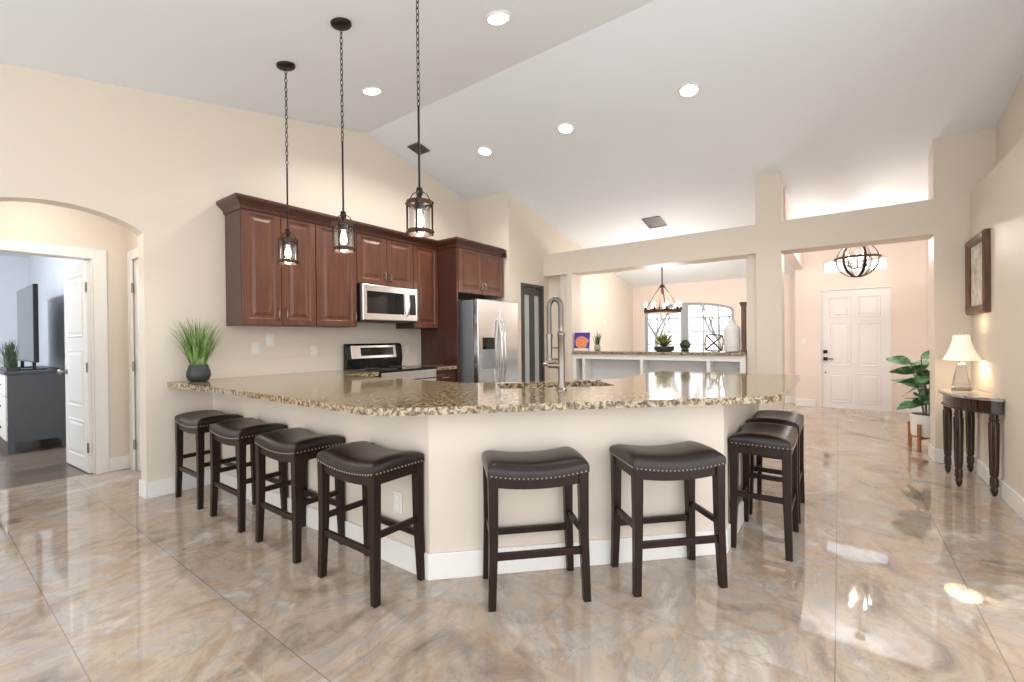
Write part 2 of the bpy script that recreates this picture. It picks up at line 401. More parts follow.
# ---------------------------------------------------------------- the setting
struct('floor', MB().box(-2.2, 9.7, -1.45, 5.69, -0.12, 0), M_floor, 'polished beige marble tile floor of the whole open room', 'floor')
struct('floor_bedroom', MB().box(-3.0, 3.0, 5.69, 10.6, -0.12, 0.0), M_plank, 'dark wood plank floor of the bedroom', 'floor')
c = MB()
c.prism([(-1.8, cz(-1.8)), (3.17, 3.61), (3.17, 3.75), (-1.8, cz(-1.8) + .14)], -1.3, 4.6, 'y')
struct('ceiling', c, M_ceil, 'near slope of the white vaulted ceiling above the pendants', 'ceiling')
c = MB(); c.prism([(3.17, 3.61), (9.7, cz(9.7)), (9.7, cz(9.7) + .14), (3.17, 3.75)], 0.60, 4.6, 'y')
struct('ceiling_kitchen', c, M_ceil, 'far slope of the vaulted ceiling above kitchen and dining room', 'ceiling')
c = MB(); c.prism([(3.17, 3.61), (7.15, cz(7.15)), (7.15, cz(7.15) + .14), (3.17, 3.75)], -1.3, 0.60, 'y')
struct('ceiling_right', c, M_ceil, 'far slope of the vaulted ceiling beside the right wall', 'ceiling')
struct('ceiling_foyer', MB().box(7.13, 9.5, -1.25, 0.62, cz(7.15), cz(7.15) + .12), M_ceil, 'flat foyer ceiling above the front door', 'ceiling')

# kitchen wall with arch, gable top
poly = [(-1.8, 0), (0.18, 0), (0.18, 2.08)]
for i in range(1, 20):
    t = i / 20; x = 0.18 + (1.11 - 0.18) * t
    poly.append((x, 2.08 + 0.135 * (1 - (2 * t - 1) ** 2) ** 0.8))
poly += [(1.11, 2.08), (1.11, 0), (XR + .1, 0), (XR + .1, cz(XR + .1) + .05), (3.17, 3.66), (-1.8, cz(-1.8) + .05)]
struct('wall_kitchen', MB().prism(poly, YW, YW + 0.14, 'y'), M_wall, 'cream gable wall with the arched opening and upper cabinets', 'wall')
struct('wall_alcove', MB().prism([(YP + .12, 0), (YW, 0), (YW, cz(XR) + .05), (YP + .12, cz(XR) + .05)], XR, XR + 0.12, 'x'), M_wall, 'short return wall behind the refrigerator', 'wall')
poly = [(XR, 0), (5.23, 0), (5.23, 2.02), (5.79, 2.02), (5.79, 0), (XN + .1, 0), (XN + .1, cz(XN) + .05), (XR, cz(XR) + .05)]
struct('wall_left', MB().prism(poly, YP, YP + 0.12, 'y'), M_wall, 'cream wall with the narrow pantry door, running on into the dining room', 'wall')
struct('wall_pantry', MB().box(5.0, 6.0, YP + 0.42, YP + 0.45, 0, 2.3), M_wall, 'back wall inside the pantry', 'wall')
# beam, posts, column
struct('beam', MB().box(XB, XB2, YR, YP, 2.18, 2.515), M_wall, 'cream beam crossing above the half wall and the foyer opening', 'beam')
struct('column', MB().box(XB, XB2, 0.515, 0.768, 0, 2.18).box(XB, XB2, 0.515, 0.768, 2.515, cz(XB) + .05).box(XB + .07, XB2 - .02, 0.768, 0.878, 0, 2.18), M_wall, 'square cream column between half wall and foyer, rising through the beam', 'column')
struct('post', MB().box(XB, XB2, 3.172, 3.255, 0, 2.18).box(XB + .06, XB2 - .04, 3.255, 3.395, 0, 2.18).box(XB + .16, XB2 - .04, 3.395, YP, 0, 2.18), M_wall, 'narrow cream post at the left end of the half wall', 'post')
struct('pillar', MB().box(XB, XB2, YR - .15, -0.735, 0, 2.18).box(XB, XB2, YU, -0.735, 2.515, cz(XB) + .05), M_wall, 'cream pillar beside the foyer opening and its block above the beam', 'pillar')
# right wall with plant ledge
struct('wall_right', MB().box(3.0, XB2, YU - .12, YR, 0, 2.515), M_wall, 'cream right wall behind the console table, ending in a high ledge', 'wall', bevel=0.006)
struct('wall_upper', MB().prism([(3.0, 2.515), (XB2, 2.515), (XB2, cz(XB2) + .05), (3.17, 3.66), (3.0, 3.66)], YU - .12, YU, 'y'), M_wall, 'upper wall set back above the ledge of the right wall', 'wall')
# foyer
struct('wall_foyer', MB().box(XB2, XD + .1, -1.22, -1.08, 0, 3.0), M_wall_lit, 'right side wall of the foyer behind the potted fig', 'wall')
ya, yb = 0.262, -0.672
poly = [(0.62, 0), (ya, 0), (ya, 2.0), (yb, 2.0), (yb, 0), (-1.2, 0), (-1.2, 3.0), (0.62, 3.0)]
c = MB(); tr = [(0.215, 2.275), (0.215, 2.47)] + [(0.215 - 0.85 * i / 12, 2.47 + 0.085 * (1 - (2 * i / 12 - 1) ** 2)) for i in range(1, 12)] + [(-0.635, 2.47), (-0.635, 2.275)]
c.prism([(0.62, 0), (ya, 0), (ya, 2.0), (yb, 2.0), (yb, 0), (-1.2, 0), (-1.2, 2.275), (0.62, 2.275)], XD, XD + .15, 'x')
c.prism([(0.62, 2.275), (0.215, 2.275)] + tr[1:-1] + [(-0.635, 2.275), (-1.2, 2.275), (-1.2, 3.0), (0.62, 3.0)], XD, XD + .15, 'x')
struct('wall_entry', c, M_wall_lit, 'entry wall around the white front door and its transom', 'wall')
struct('header', MB().box(XB2, XD + .25, 0.50, 0.62, 2.38, 2.96), M_wall_lit, 'header between foyer and dining room behind the column', 'header')
# dining room back wall with eyebrow window
wy0, wy1 = 1.64, 3.40
def arcz(y):
    t = (y - wy0) / (wy1 - wy0); return 1.77 + 0.16 * (1 - (2 * t - 1) ** 2) ** 0.75
arc = [(wy0 + (wy1 - wy0) * i / 24, arcz(wy0 + (wy1 - wy0) * i / 24)) for i in range(25)]
c = MB()
c.prism([(0.6, 0), (3.8, 0), (3.8, 0.5), (0.6, 0.5)], XN, XN + .15, 'x')
c.prism([(0.6, 0.5), (wy0, 0.5)] + arc + [(wy1, 0.5), (3.8, 0.5), (3.8, 2.5), (0.6, 2.5)], XN, XN + .15, 'x')
struct('wall_dining', c, M_wall_lit, 'dining room wall around the arched window', 'wall')
struct('wall_jog', MB().box(XD + .15, XN, 0.50, 0.62, 0, 2.96), M_wall_lit, 'corner return between foyer and dining wall', 'wall')
# vestibule + bedroom
YV = 5.62
struct('wall_vestibule', MB().prism([(-1.0, 0), (0.24, 0), (0.24, 2.02), (1.045, 2.02), (1.045, 0), (1.5, 0), (1.5, 2.6), (-1.0, 2.6)], YV, YV + .1, 'y'), M_wall, 'vestibule wall around the bedroom doorway', 'wall')
struct('wall_vestibule_right', MB().prism([(YW + .14, 0), (4.68, 0), (4.68, 2.03), (5.48, 2.03), (5.48, 0), (YV, 0), (YV, 2.6), (YW + .14, 2.6)], 1.30, 1.42, 'x'), M_wall, 'right wall of the vestibule with a closed white door', 'wall')
struct('wall_vestibule_left', MB().box(-0.35, -0.25, YW + .14, YV, 0, 2.6), M_wall, 'left wall of the vestibule', 'wall')
struct('ceiling_vestibule', MB().box(-0.4, 1.5, YW + .1, YV, 2.45, 2.55), M_ceil, 'low flat ceiling of the vestibule', 'ceiling')
struct('wall_bedroom_right', MB().box(1.18, 1.3, YV + .1, 10.5, 0, 2.6), M_bed, 'pale bedroom wall behind the dresser and television', 'wall')
struct('wall_bedroom_back', MB().box(-3.0, 1.3, 10.4, 10.5, 0, 2.6), M_bed, 'far pale wall of the bedroom', 'wall')
c = MB(); c.box(-3.0, -2.9, YV, 10.5, 0, 0.8).box(-3.0, -2.9, YV, 7.0, .8, 2.6).box(-3.0, -2.9, 9.4, 10.5, .8, 2.6).box(-3.0, -2.9, 7.0, 9.4, 2.1, 2.6)  # window opening added out of view so side light shades behind the television
struct('wall_bedroom_left', c, M_bed, 'bedroom wall with an unseen opening added for side light', 'wall')
struct('ceiling_bedroom', MB().box(-3.0, 1.3, YV + .1, 10.5, 2.6, 2.7), M_ceil, 'flat bedroom ceiling', 'ceiling')

# baseboards
BH, BT = 0.13, 0.016
def bb(name, label, *boxes):
    m = MB()
    for b in boxes: m.box(*b)
    struct(name, m, M_trim, label, 'baseboard', bevel=0.004)
bb('baseboard_kitchen', 'white baseboard of the kitchen wall turning into the arch', (1.11, 1.57, YW - BT, YW, 0, BH), (1.11 - BT, 1.11, YW - BT, YW + .14, 0, BH))
bb('baseboard_vestibule', 'white baseboard beside the bedroom door casing', (1.14, 1.30, YV - BT, YV, 0, BH), (1.30 - BT, 1.30, 5.57, YV - BT, 0, BH))
bb('baseboard_bedroom', 'white baseboard of the bedroom wall', (1.18 - BT, 1.18, YV + .1, 10.4, 0, BH))
bb('baseboard_right', 'white baseboard of the right wall behind the console', (3.0, XB - BT, YR, YR + BT, 0, BH))
bb('baseboard_pillar', 'white baseboard around the pillar', (XB - BT, XB, YR, -.735 + BT, 0, BH), (XB, XB2, -.735, -.735 + BT, 0, BH))
bb('baseboard_foyer', 'white baseboard of the foyer side wall', (XB2, XD, -1.08, -1.08 + BT, 0, BH))
bb('baseboard_entry', 'white baseboard beside the front door', (XD - BT, XD, .33, .62, 0, BH), (XD - BT, XD, -1.06, -.74, 0, BH))
bb('baseboard_dining', 'white baseboard of the dining room', (XN - BT, XN, .62, YP, 0, BH), (XB2, XN - BT, YP - BT, YP, 0, BH))
bb('baseboard_column', 'white baseboard around the column', (XB - BT, XB, .515 - BT, .768, 0, BH), (XB, XB2, .515 - BT, .515, 0, BH))

# peninsula pony wall (cream) + baseboard
XS = 1.574; Y3 = 0.53
kx, ky = XS, 1.69; lx, ly = 2.734, Y3
def offset_poly(d):
    s2 = math.sqrt(2); q = math.tan(math.radians(22.5)) * d
    return [(XS + d, YW), (XS + d, ky + q), (lx + q, Y3 + d), (4.12, Y3 + d)]
outer = [(XS, YW), (kx, ky), (lx, ly), (4.12, Y3)]
inner = offset_poly(0.13)
struct('wall_peninsula', MB().prism(outer + inner[::-1], 0, 0.865, 'z'), M_wall, 'cream angled half wall carrying the granite counter', 'wall')
ob = offset_poly(-BT)
ob[0] = (XS - BT, YW - BT)
struct('baseboard_peninsula', MB().prism(ob + [(4.12, Y3 - .0005), (lx, ly - .0005), (kx - .0003, ky - .0003), (XS - .0005, YW - BT)], 0, 0.135, 'z'), M_trim, 'white baseboard along the peninsula', 'baseboard', bevel=0.004)

# doors, casings ------------------------------------------------------------
def leaf_panels(m, x0, x1, z0, z1, y, t, cells, face=-1, depth=0.008):
    """flat leaf with raised panel mouldings; cells = (u0,u1,v0,v1) fractions"""
    m.box(x0, x1, min(y, y - face * t), max(y, y - face * t), z0, z1)
    for a, b, c_, d in cells:
        X0 = x0 + (x1 - x0) * a; X1 = x0 + (x1 - x0) * b; Z0 = z0 + (z1 - z0) * c_; Z1 = z0 + (z1 - z0) * d
        for f in (face,):
            m.panel(X0, X1, Z0, Z1, y, 0.004, [(0, 0), (0.008, depth), (0.022, depth * .3), (0.034, depth * .3), (0.055, depth)], f)
    return m
six = [(.13, .45, .05, .30), (.55, .87, .05, .30), (.13, .45, .36, .72), (.55, .87, .36, .72), (.13, .45, .77, .94), (.55, .87, .77, .94)]
# front door: built facing -Y around origin then turned to face -X
def turn_to_x(X, Yc): return Matrix.Translation((X, Yc, 0)) @ Matrix.Rotation(-PI / 2, 4, 'Z')
d1 = leaf_panels(MB(), -.4545, .4545, 0.001, 1.984, 0, .045, six).xform(turn_to_x(XD + .03, (ya + yb) / 2)).build('door_1', M_trim, org=(XD + .03, (ya + yb) / 2, 0), kind='structure', label='white six-panel front door under the transom', cat='door')
c = MB(); c.box(XD + .0, XD + .028, .205, .262, .91, .975).box(XD + .0, XD + .028, .175, .235, 1.0, 1.06)
hy = 0.19
m = MB(); m.box(XD + .005, XD + .03, hy - .03, hy + .03, .925, .98); m.build('deadbolt', M_hard, d1, label='black deadbolt', bevel=.004)
m = MB(); m.box(XD + .005, XD + .03, hy - .03, hy + .03, .80, .86); m.tube([(XD - .005, hy, .83), (XD - .03, hy, .83), (XD - .03, hy - .11, .83)], .009); m.build('door_handle', M_hard, d1, label='black lever handle')
m = MB(); m.cyl((XD + .01, hy, .60), (XD + .03, hy, .60), .012); m.build('lock_cylinder', M_hard, d1)
struct('trim_1', MB().box(XD - .012, XD + .15, ya - .012, ya, 0, 1.985).box(XD - .012, XD + .15, yb, yb + .012, 0, 1.985).box(XD - .012, XD + .15, yb, ya, 1.985, 2.0), M_trim, 'thin white jamb around the front door', 'trim')
c.bm.free()
# bedroom door (open, leaf runs into bedroom)
mt = Matrix.Translation((1.0, YV + .06, 0)) @ Matrix.Rotation(PI / 2 - .04 + PI, 4, 'Z')
cells = [(.16, .84, .06, .24), (.16, .84, .30, .58), (.16, .84, .64, .94)]
mt2 = Matrix.Translation((1.005, YV + .03, 0)) @ Matrix.Rotation(math.radians(93), 4, 'Z')
d2 = leaf_panels(MB(), 0.0, .74, .012, 2.0, 0, .04, cells, face=1).xform(mt2).build('door_2', M_trim, org=(1.005, YV + .03, 0), kind='structure', label='open white panelled bedroom door', cat='door')
m = MB(); m.lathe([(.004, 0), (.026, .002), (.026, .008), (.01, .012), (.01, .04), (.026, .045), (.028, .06), (.018, .07), (.002, .072)], seg=16)
m.xform(mt2 @ Matrix.Translation((.67, 0, .94)) @ Matrix.Rotation(-PI / 2, 4, 'X')); m.build('door_knob', M_nickel, d2, smooth=40, label='satin nickel door knob')
for z in (.25, 1.0, 1.75):
    m = MB(); m.box(0.0, .03, .0, .006, z - .045, z + .045).cyl((-.004, .006, z - .045), (-.004, .006, z + .045), .007, seg=10).xform(mt2); m.build('hinge', M_nickel, d2)
c = MB(); c.box(1.045, 1.14, YV - .018, YV, 0, 2.105).box(.145, .24, YV - .018, YV, 0, 2.105).box(.24, 1.045, YV - .018, YV, 2.012, 2.105).box(1.03, 1.045, YV, YV + .1, 0, 2.02).box(.24, 1.03, YV, YV + .1, 2.005, 2.02)
struct('trim_2', c, M_trim, 'white casing around the bedroom doorway', 'trim', bevel=.003)
# closed door on vestibule right wall
c = MB(); c.box(1.282, 1.30, 5.46, 5.565, 0, 2.11).box(1.282, 1.30, 4.60, 4.69, 0, 2.11).box(1.282, 1.30, 4.69, 5.46, 2.02, 2.11)
struct('trim_3', c, M_trim, 'white casing of the closed vestibule door', 'trim', bevel=.003)
d3 = leaf_panels(MB(), -.398, .398, .004, 2.028, 0, .04, cells).xform(turn_to_x(1.31, 5.075)).build('door_3', M_trim, org=(1.31, 5.075, 0), kind='structure', label='closed white door on the right of the vestibule', cat='door')
for z in (.25, 1.0, 1.75):
    m = MB(); m.cyl((1.29, 5.447, z - .045), (1.29, 5.447, z + .045), .008, seg=10); m.build('hinge', M_nickel, d3)
# pantry bifold with frosted panels
t = MB(); fx0, fx1, fy = 5.232, 5.788, YP + .01
c = MB().box(5.21, fx0 + .02, YP - .012, YP + .05, 0, 2.03).box(fx1 - .02, 5.81, YP - .012, YP + .05, 0, 2.03).box(fx0 + .02, fx1 - .02, YP - .012, YP + .05, 1.985, 2.03)
struct('trim_4', c, M_charcoal, 'charcoal frame of the pantry door', 'trim', bevel=.003)
d4 = None
for i, (a, b) in enumerate(((fx0 + .022, 5.509), (5.511, fx1 - .022))):
    m = MB(); fw = .062
    m.box(a, a + fw, fy, fy + .035, .012, 1.98).box(b - fw, b, fy, fy + .035, .012, 1.98).box(a + fw, b - fw, fy, fy + .035, 1.87, 1.98).box(a + fw, b - fw, fy, fy + .035, .012, .16)
    o = m.build('door_4' if i == 0 else 'door_5', M_charcoal, org=((a + b) / 2, fy, 0), kind='structure', label=('left' if i == 0 else 'right') + ' leaf of the dark folding pantry door with frosted strip', cat='door', bevel=.003)
    m = MB(); m.box(a + fw, b - fw, fy + .012, fy + .02, .16, 1.87); m.build('frosted_pane', M_frost, o)
    if i == 1:
        m = MB(); m.ball((a + .03, fy - .012, .94), .016, 12); m.cyl((a + .03, fy - .01, .94), (a + .03, fy + .002, .94), .008); m.build('door_knob', M_nickel, o, smooth=50, label='small silver knob')
# windows
m = MB(); fwid = .05
ring_o = [(wy0, .5)] + arc + [(wy1, .5)]
def inset_y(y): return min(max(y, wy0 + fwid), wy1 - fwid)
ring_i = [(wy0 + fwid, .5 + fwid)] + [(inset_y(y), z - fwid) for y, z in arc] + [(wy1 - fwid, .5 + fwid)]
XG = XN + .06
for x0_, x1_ in ((XG - .03, XG + .03),):
    m.loft([[(x0_, a, b) for a, b in ring_o], [(x1_, a, b) for a, b in ring_o], [(x1_, a, b) for a, b in ring_i], [(x0_, a, b) for a, b in ring_i], [(x0_, a, b) for a, b in ring_o]], cap=False)
w1 = m.build('window_1', M_muntin, org=(XG, (wy0 + wy1) / 2, .5), kind='structure', label='arched dining room window in two grids of panes', cat='window')
m = MB(); ym0, ym1 = 2.505, 2.645
m.box(XG - .04, XG + .04, ym0, ym1, .5, arcz(2.52) - .01); m.build('mullion', M_muntin, w1, bevel=.004)
m = MB()
for a, b in ((wy0, ym0), (ym1, wy1)):
    for k in (1, 2):
        y = a + (b - a) * k / 3; m.box(XG - .012, XG + .012, y - .011, y + .011, .52, arcz(y) - .02)
    for z in (.82, 1.08, 1.34, 1.62): m.box(XG - .011, XG + .011, a + .02, b - .02, z - .011, z + .011)
m.build('glazing_bars', M_muntin, w1)
m = MB(); m.prism(ring_i, XG + .002, XG + .006, 'x'); m.build('glass', M_pane, w1)
m = MB(); m.box(XN - .06, XN + .02, wy0 - .03, wy1 + .03, .47, .5); m.build('sill', M_trim, w1, bevel=.004)
tro = [(0.215, 2.275)] + tr[1:-1] + [(-0.635, 2.275)]
tri = [(0.19, 2.30)] + [(max(min(a, .19), -.61), b - .025) for a, b in tr[1:-1]] + [(-0.61, 2.30)]
XT = XD + .08; m = MB()
m.loft([[(XT - .02, a, b) for a, b in tro], [(XT + .02, a, b) for a, b in tro], [(XT + .02, a, b) for a, b in tri], [(XT - .02, a, b) for a, b in tri], [(XT - .02, a, b) for a, b in tro]], cap=False)
w2 = m.build('window_2', M_trim, org=(XT, -.21, 2.275), kind='structure', label='low arched transom above the front door', cat='window')
m = MB(); m.prism(tri, XT - .003, XT + .003, 'x'); m.build('glass', M_pane, w2)

# outside
struct('ground', MB().box(9.7, 60, -30, 40, -.25, -.1), M_drive, 'pale driveway outside the windows', 'ground')
struct('lawn', MB().box(13, 26, -6, 9, -.1, -.09), M_lawn, 'strip of lawn outside the dining window', 'lawn')
def bare_tree(loc, h, seed, label):
    rnd = random.Random(seed); m = MB()
    def grow(p, d, L, r, depth):
        pts = [p]; q = p
        for k in range(3):
            d = (d + Vector((rnd.uniform(-.18, .18), rnd.uniform(-.18, .18), rnd.uniform(-.03, .12)))).normalized(); q = q + d * L / 3; pts.append(q)
        m.tube(pts, [r, r * .88, r * .76, r * .62], 6)
        if depth == 0: return
        for k in range(3 if depth > 1 else 4):
            a = rnd.uniform(0, 2 * PI); sp = rnd.uniform(.45, .9)
            nd = (d + Vector((math.cos(a) * sp, math.sin(a) * sp, rnd.uniform(-.1, .3)))).normalized()
            grow(pts[rnd.choice((2, 3, 3))], nd, L * rnd.uniform(.6, .8), r * .55, depth - 1)
    grow(Vector(loc), Vector((0, 0, 1)), h * .34, h * .022, 4)
    m.build('bare_tree', M_bark, org=loc, label=label, cat='tree', group='bare trees outside the window')
bare_tree((17.5, 3.4, -.1), 3.6, 3, 'bare tree outside behind the right half of the dining window')
bare_tree((20.0, 6.6, -.1), 4.2, 11, 'bare tree outside behind the left half of the dining window')

# ---------------------------------------------------------------- countertop, sink, faucet
s2 = math.sqrt(2)
def rotst(s, t): return ((s + t) / s2, (s - t) / s2)   # s across the diagonal, t along it
def round_corner(p0, p, p1, r, k=6):
    p0, p, p1 = Vector(p0), Vector(p), Vector(p1)
    a = (p0 - p).normalized(); b = (p1 - p).normalized()
    ang = a.angle(b); d = r / math.tan(ang / 2)
    A = p + a * d; B = p + b * d
    out = []
    for i in range(k + 1):
        t = i / k; out.append(tuple((A * (1 - t) ** 2 + p * 2 * t * (1 - t) + B * t * t)))
    return out
def rounded(poly, rads):
    out = []; k = len(poly)
    for i in range(k):
        if rads[i] > 0: out += round_corner(poly[i - 1], poly[i], poly[(i + 1) % k], rads[i])
        else: out.append(poly[i])
    return out
CT, CB = 0.905, 0.867
cpoly = rounded([(1.245, YW - .001), (1.252, 4.05), (1.285, 3.55), (1.285, 1.725), (2.755, .255), (4.27, .255), (4.27, 1.37), (3.24, 1.37), (2.42, 2.19), (2.42, 3.735), (2.825, 3.735), (2.825, YW - .001)],
                [.03, .2, .2, .35, .25, .03, .10, .05, .10, .02, .005, 0])
hole = rounded([rotst(2.80, .36), rotst(2.80, 1.13), rotst(3.15, 1.13), rotst(3.15, .36)], [.07] * 4)
def plate_with_hole(polyo, holes, z0, z1):
    m = MB(); bm = m.bm; edges = []
    for pl in [polyo] + holes:
        vs = [bm.verts.new((x, y, z1)) for x, y in pl]
        for i in range(len(vs)): edges.append(bm.edges.new((vs[i], vs[(i + 1) % len(vs)])))
    bmesh.ops.triangle_fill(bm, use_beauty=True, use_dissolve=False, edges=edges)
    r = bmesh.ops.extrude_face_region(bm, geom=bm.faces[:])
    vs = [g for g in r['geom'] if isinstance(g, bmesh.types.BMVert)]
    bmesh.ops.translate(bm, vec=(0, 0, z0 - z1), verts=vs)
    return m
plate_with_hole(cpoly, [hole], CB, CT).build('granite_countertop', M_granite, org=(1.9, 2.0, CB), bevel=.006, label='long angled speckled granite counter of the peninsula with the sink cut-out', cat='countertop')
MB().prism([(3.59, 3.735), (3.9635, 3.735), (3.9635, YW - .001), (3.59, YW - .001)], CB, CT).build('granite_countertop', M_granite, org=(3.78, 4.0, CB), bevel=.005, label='short piece of granite counter between range and refrigerator panel', cat='countertop')
# sink
m = MB(); ho = [Vector(p) for p in hole]; cen = sum(ho, Vector((0, 0))) / len(ho)
def sc(f, z): return [((p - cen) * f + cen).to_3d() + Vector((0, 0, z)) for p in ho]
m.loft([sc(1.10, CB - .004), sc(1.02, CB - .004), sc(.98, .72), sc(.92, .68), sc(.2, .672)], cap=False); m.bm.faces.new([m.bm.verts.new(p) for p in sc(.2, .672)])
sk = m.build('kitchen_sink', M_steel, org=(cen.x, cen.y, .67), smooth=40, label='stainless undermount sink set in the angled counter behind the faucet', cat='sink')
m = MB(); m.lathe([(.001, .676), (.04, .676), (.045, .674), (.04, .67)], (cen.x, cen.y, 0), 20); m.build('drain', M_nickel, sk)
# faucet: gooseneck with spring
fx, fyy = rotst(2.665, .715)
fc = thing('spring_faucet', 'tall brushed nickel spring faucet standing at the granite edge by the sink', 'faucet', (fx, fyy, CT))
F0 = Vector((fx, fyy, CT)); UL = Vector((-1, 1, 0)).normalized() * .75 + Vector((1, 1, 0)).normalized() * .6; UL.normalize()
def fp(a, z, b=0.0): return F0 + UL * a + Vector((0, 0, z)) + Vector((UL.y, -UL.x, 0)) * b
m = MB(); m.lathe([(.034, 0), (.034, .008), (.026, .014), (.024, .03), (.021, .04), (.021, .33), (.024, .335), (.024, .35), (.015, .36), (.015, .40)], tuple(F0), 20); m.build('column', M_nickel, fc, smooth=40)
arcp = [fp(0, .38)] + [fp(0, .38 + .06 * i) for i in range(1, 3)] + [fp(.04 - .04 * math.cos(a), .51 + .052 * math.sin(a)) for a in [PI * i / 12 for i in range(1, 12)]] + [fp(.08, .50), fp(.08, .42), fp(.08, .33)]
m = MB(); m.tube(arcp, .009, 10)
o = m.build('hose', M_nickel, fc, smooth=50)
m = MB()
hel = []; L = []; tot = 0
for i in range(len(arcp) - 1): L.append((arcp[i + 1] - arcp[i]).length); tot += L[-1]
turns = 60; N = turns * 8
for k in range(N + 1):
    d = tot * k / N; i = 0
    while i < len(L) - 1 and d > L[i]: d -= L[i]; i += 1
    p = arcp[i].lerp(arcp[i + 1], d / L[i]); tg = (arcp[i + 1] - arcp[i]).normalized()
    a = Vector((UL.y, -UL.x, 0)); b = tg.cross(a).normalized(); th = 2 * PI * k / 8
    hel.append(p + (a * math.cos(th) + b * math.sin(th)) * .0145)
m.tube(hel, .0034, 5); m.build('spring', M_nickel, o, smooth=60)
m = MB(); m.lathe([(.012, .0), (.014, .02), (.018, .05), (.018, .13), (.021, .15), (.021, .165), (.004, .168)], tuple(fp(.08, .18)), 16); m.build('spray_head', M_nickel, fc, smooth=40)
m = MB(); m.tube([fp(0, .19), fp(.08, .19)], .008, 8); m.lathe([(.02, 0), (.022, .012), (.02, .02)], tuple(fp(.08, .178)), 14); m.build('holder_arm', M_nickel, fc, smooth=40)
m = MB(); m.tube([fp(0, .26), fp(.07, .26)], .006, 8); m.build('holder_arm', M_nickel, fc, smooth=40)
m = MB(); m.tube([fp(.0, .15), fp(.045, .15), fp(.085, .15)], [.021, .019, .017], 14); m.tube([fp(.085, .15), fp(.105, .153), fp(.125, .158)], [.011, .009, .012], 8); m.build('handle', M_nickel, fc, smooth=40)
m = MB(); m.tube([fp(.045, .15), fp(.045, .20)], .007, 8); m.build('side_valve', M_nickel, fc, smooth=40)

# ---------------------------------------------------------------- kitchen cabinets
DOOR = [(0, .0), (.052, .0), (.060, -.008), (.072, -.009), (.080, -.009), (.105, -.001)]
def pull(m, x, y, z0, z1):
    m.tube([(x, y, z0), (x, y - .028, z0 + .012), (x, y - .034, (z0 + z1) / 2), (x, y - .028, z1 - .012), (x, y, z1)], [.007, .006, .006, .006, .007], 8)
def cabinet(name, label, x0, x1, z0, z1, yf, yb, doors, pulls='bottom', body=None, group=None):
    t = thing(name, label, 'cabinet', ((x0 + x1) / 2, yb, z0), group=group)
    yd = yf + .021
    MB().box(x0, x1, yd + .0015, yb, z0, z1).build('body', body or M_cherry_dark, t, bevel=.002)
    n = len(doors)
    for i, (a, b, side) in enumerate(doors):
        d = MB().panel(a + .003, b - .003, z0 + .006, z1 - .012, yf, .02, DOOR).build('door', M_cherry, t, bevel=.0015)
        hx = b - .035 if side == 'r' else a + .035
        m = MB()
        zb = z0 + .05 if pulls == 'bottom' else z1 - .16
        pull(m, hx, yf, zb, zb + .10); m.build('handle', M_nickel, d, smooth=50)
    return t
YF = 4.05
cabinet('upper_cabinet', 'cherry two-door wall cabinet at the left end of the upper run', 1.685, 2.343, 1.365, 2.385, YF, YW - .001, [(1.685, 2.014, 'r'), (2.014, 2.343, 'l')], group='cherry upper cabinets')
cabinet('upper_cabinet', 'cherry single-door wall cabinet left of the microwave', 2.346, 2.795, 1.365, 2.385, YF, YW - .001, [(2.346, 2.795, 'r')], group='cherry upper cabinets')
cabinet('upper_cabinet', 'short cherry two-door cabinet right above the microwave', 2.798, 3.560, 1.825, 2.385, YF, YW - .001, [(2.798, 3.179, 'r'), (3.179, 3.560, 'l')], group='cherry upper cabinets')
cabinet('upper_cabinet', 'cherry single-door wall cabinet right of the microwave', 3.563, 3.962, 1.365, 2.385, YF, YW - .001, [(3.563, 3.962, 'l')], group='cherry upper cabinets')
cabinet('upper_cabinet', 'deep cherry two-door cabinet above the refrigerator', 3.992, 4.90, 1.80, 2.385, 3.73, YW - .001, [(3.992, 4.446, 'r'), (4.446, 4.90, 'l')], group='cherry upper cabinets')
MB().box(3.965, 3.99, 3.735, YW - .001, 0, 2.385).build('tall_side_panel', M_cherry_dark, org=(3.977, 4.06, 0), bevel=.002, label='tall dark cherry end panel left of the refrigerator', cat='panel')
# crown moulding (profile swept along cabinet tops)
prof = [(0, 2.345), (.012, 2.35), (.016, 2.375), (.035, 2.395), (.058, 2.415), (.068, 2.43), (.068, 2.45), (0, 2.45)]
path = [(1.685, YW - .002), (1.685, YF), (3.965, YF), (3.965, 3.73), (4.902, 3.73), (4.902, YP + .02)]
m = MB(); rings = []
for i, p in enumerate(path):
    p = Vector(p)
    def nrm(a, b): d = (Vector(b) - Vector(a)).normalized(); return Vector((d.y, -d.x))
    ns = []
    if i > 0: ns.append(nrm(path[i - 1], path[i]))
    if i < len(path) - 1: ns.append(nrm(path[i], path[i + 1]))
    n_ = ns[0] if len(ns) == 1 else (ns[0] + ns[1])
    sgn = -1
    rings.append([(p.x + n_.x * o_ * sgn, p.y + n_.y * o_ * sgn, z) for o_, z in prof])
# outward is to the left of travel when coming from the wall: flip if needed
def mk(sgn):
    rr = []
    for i, p in enumerate(path):
        ns = []
        if i > 0: ns.append(nrm(path[i - 1], path[i]))
        if i < len(path) - 1: ns.append(nrm(path[i], path[i + 1]))
        n_ = ns[0] if len(ns) == 1 else (ns[0] + ns[1])
        rr.append([(p[0] + n_.x * o_ * sgn, p[1] + n_.y * o_ * sgn, z) for o_, z in prof])
    return rr
m.loft(mk(-1) if mk(-1)[0][5][0] < 1.685 else mk(1))
m.build('crown_moulding', M_cherry_dark, org=(3.0, 4.2, 2.345), label='dark cherry crown moulding along the tops of the upper cabinets', cat='moulding')
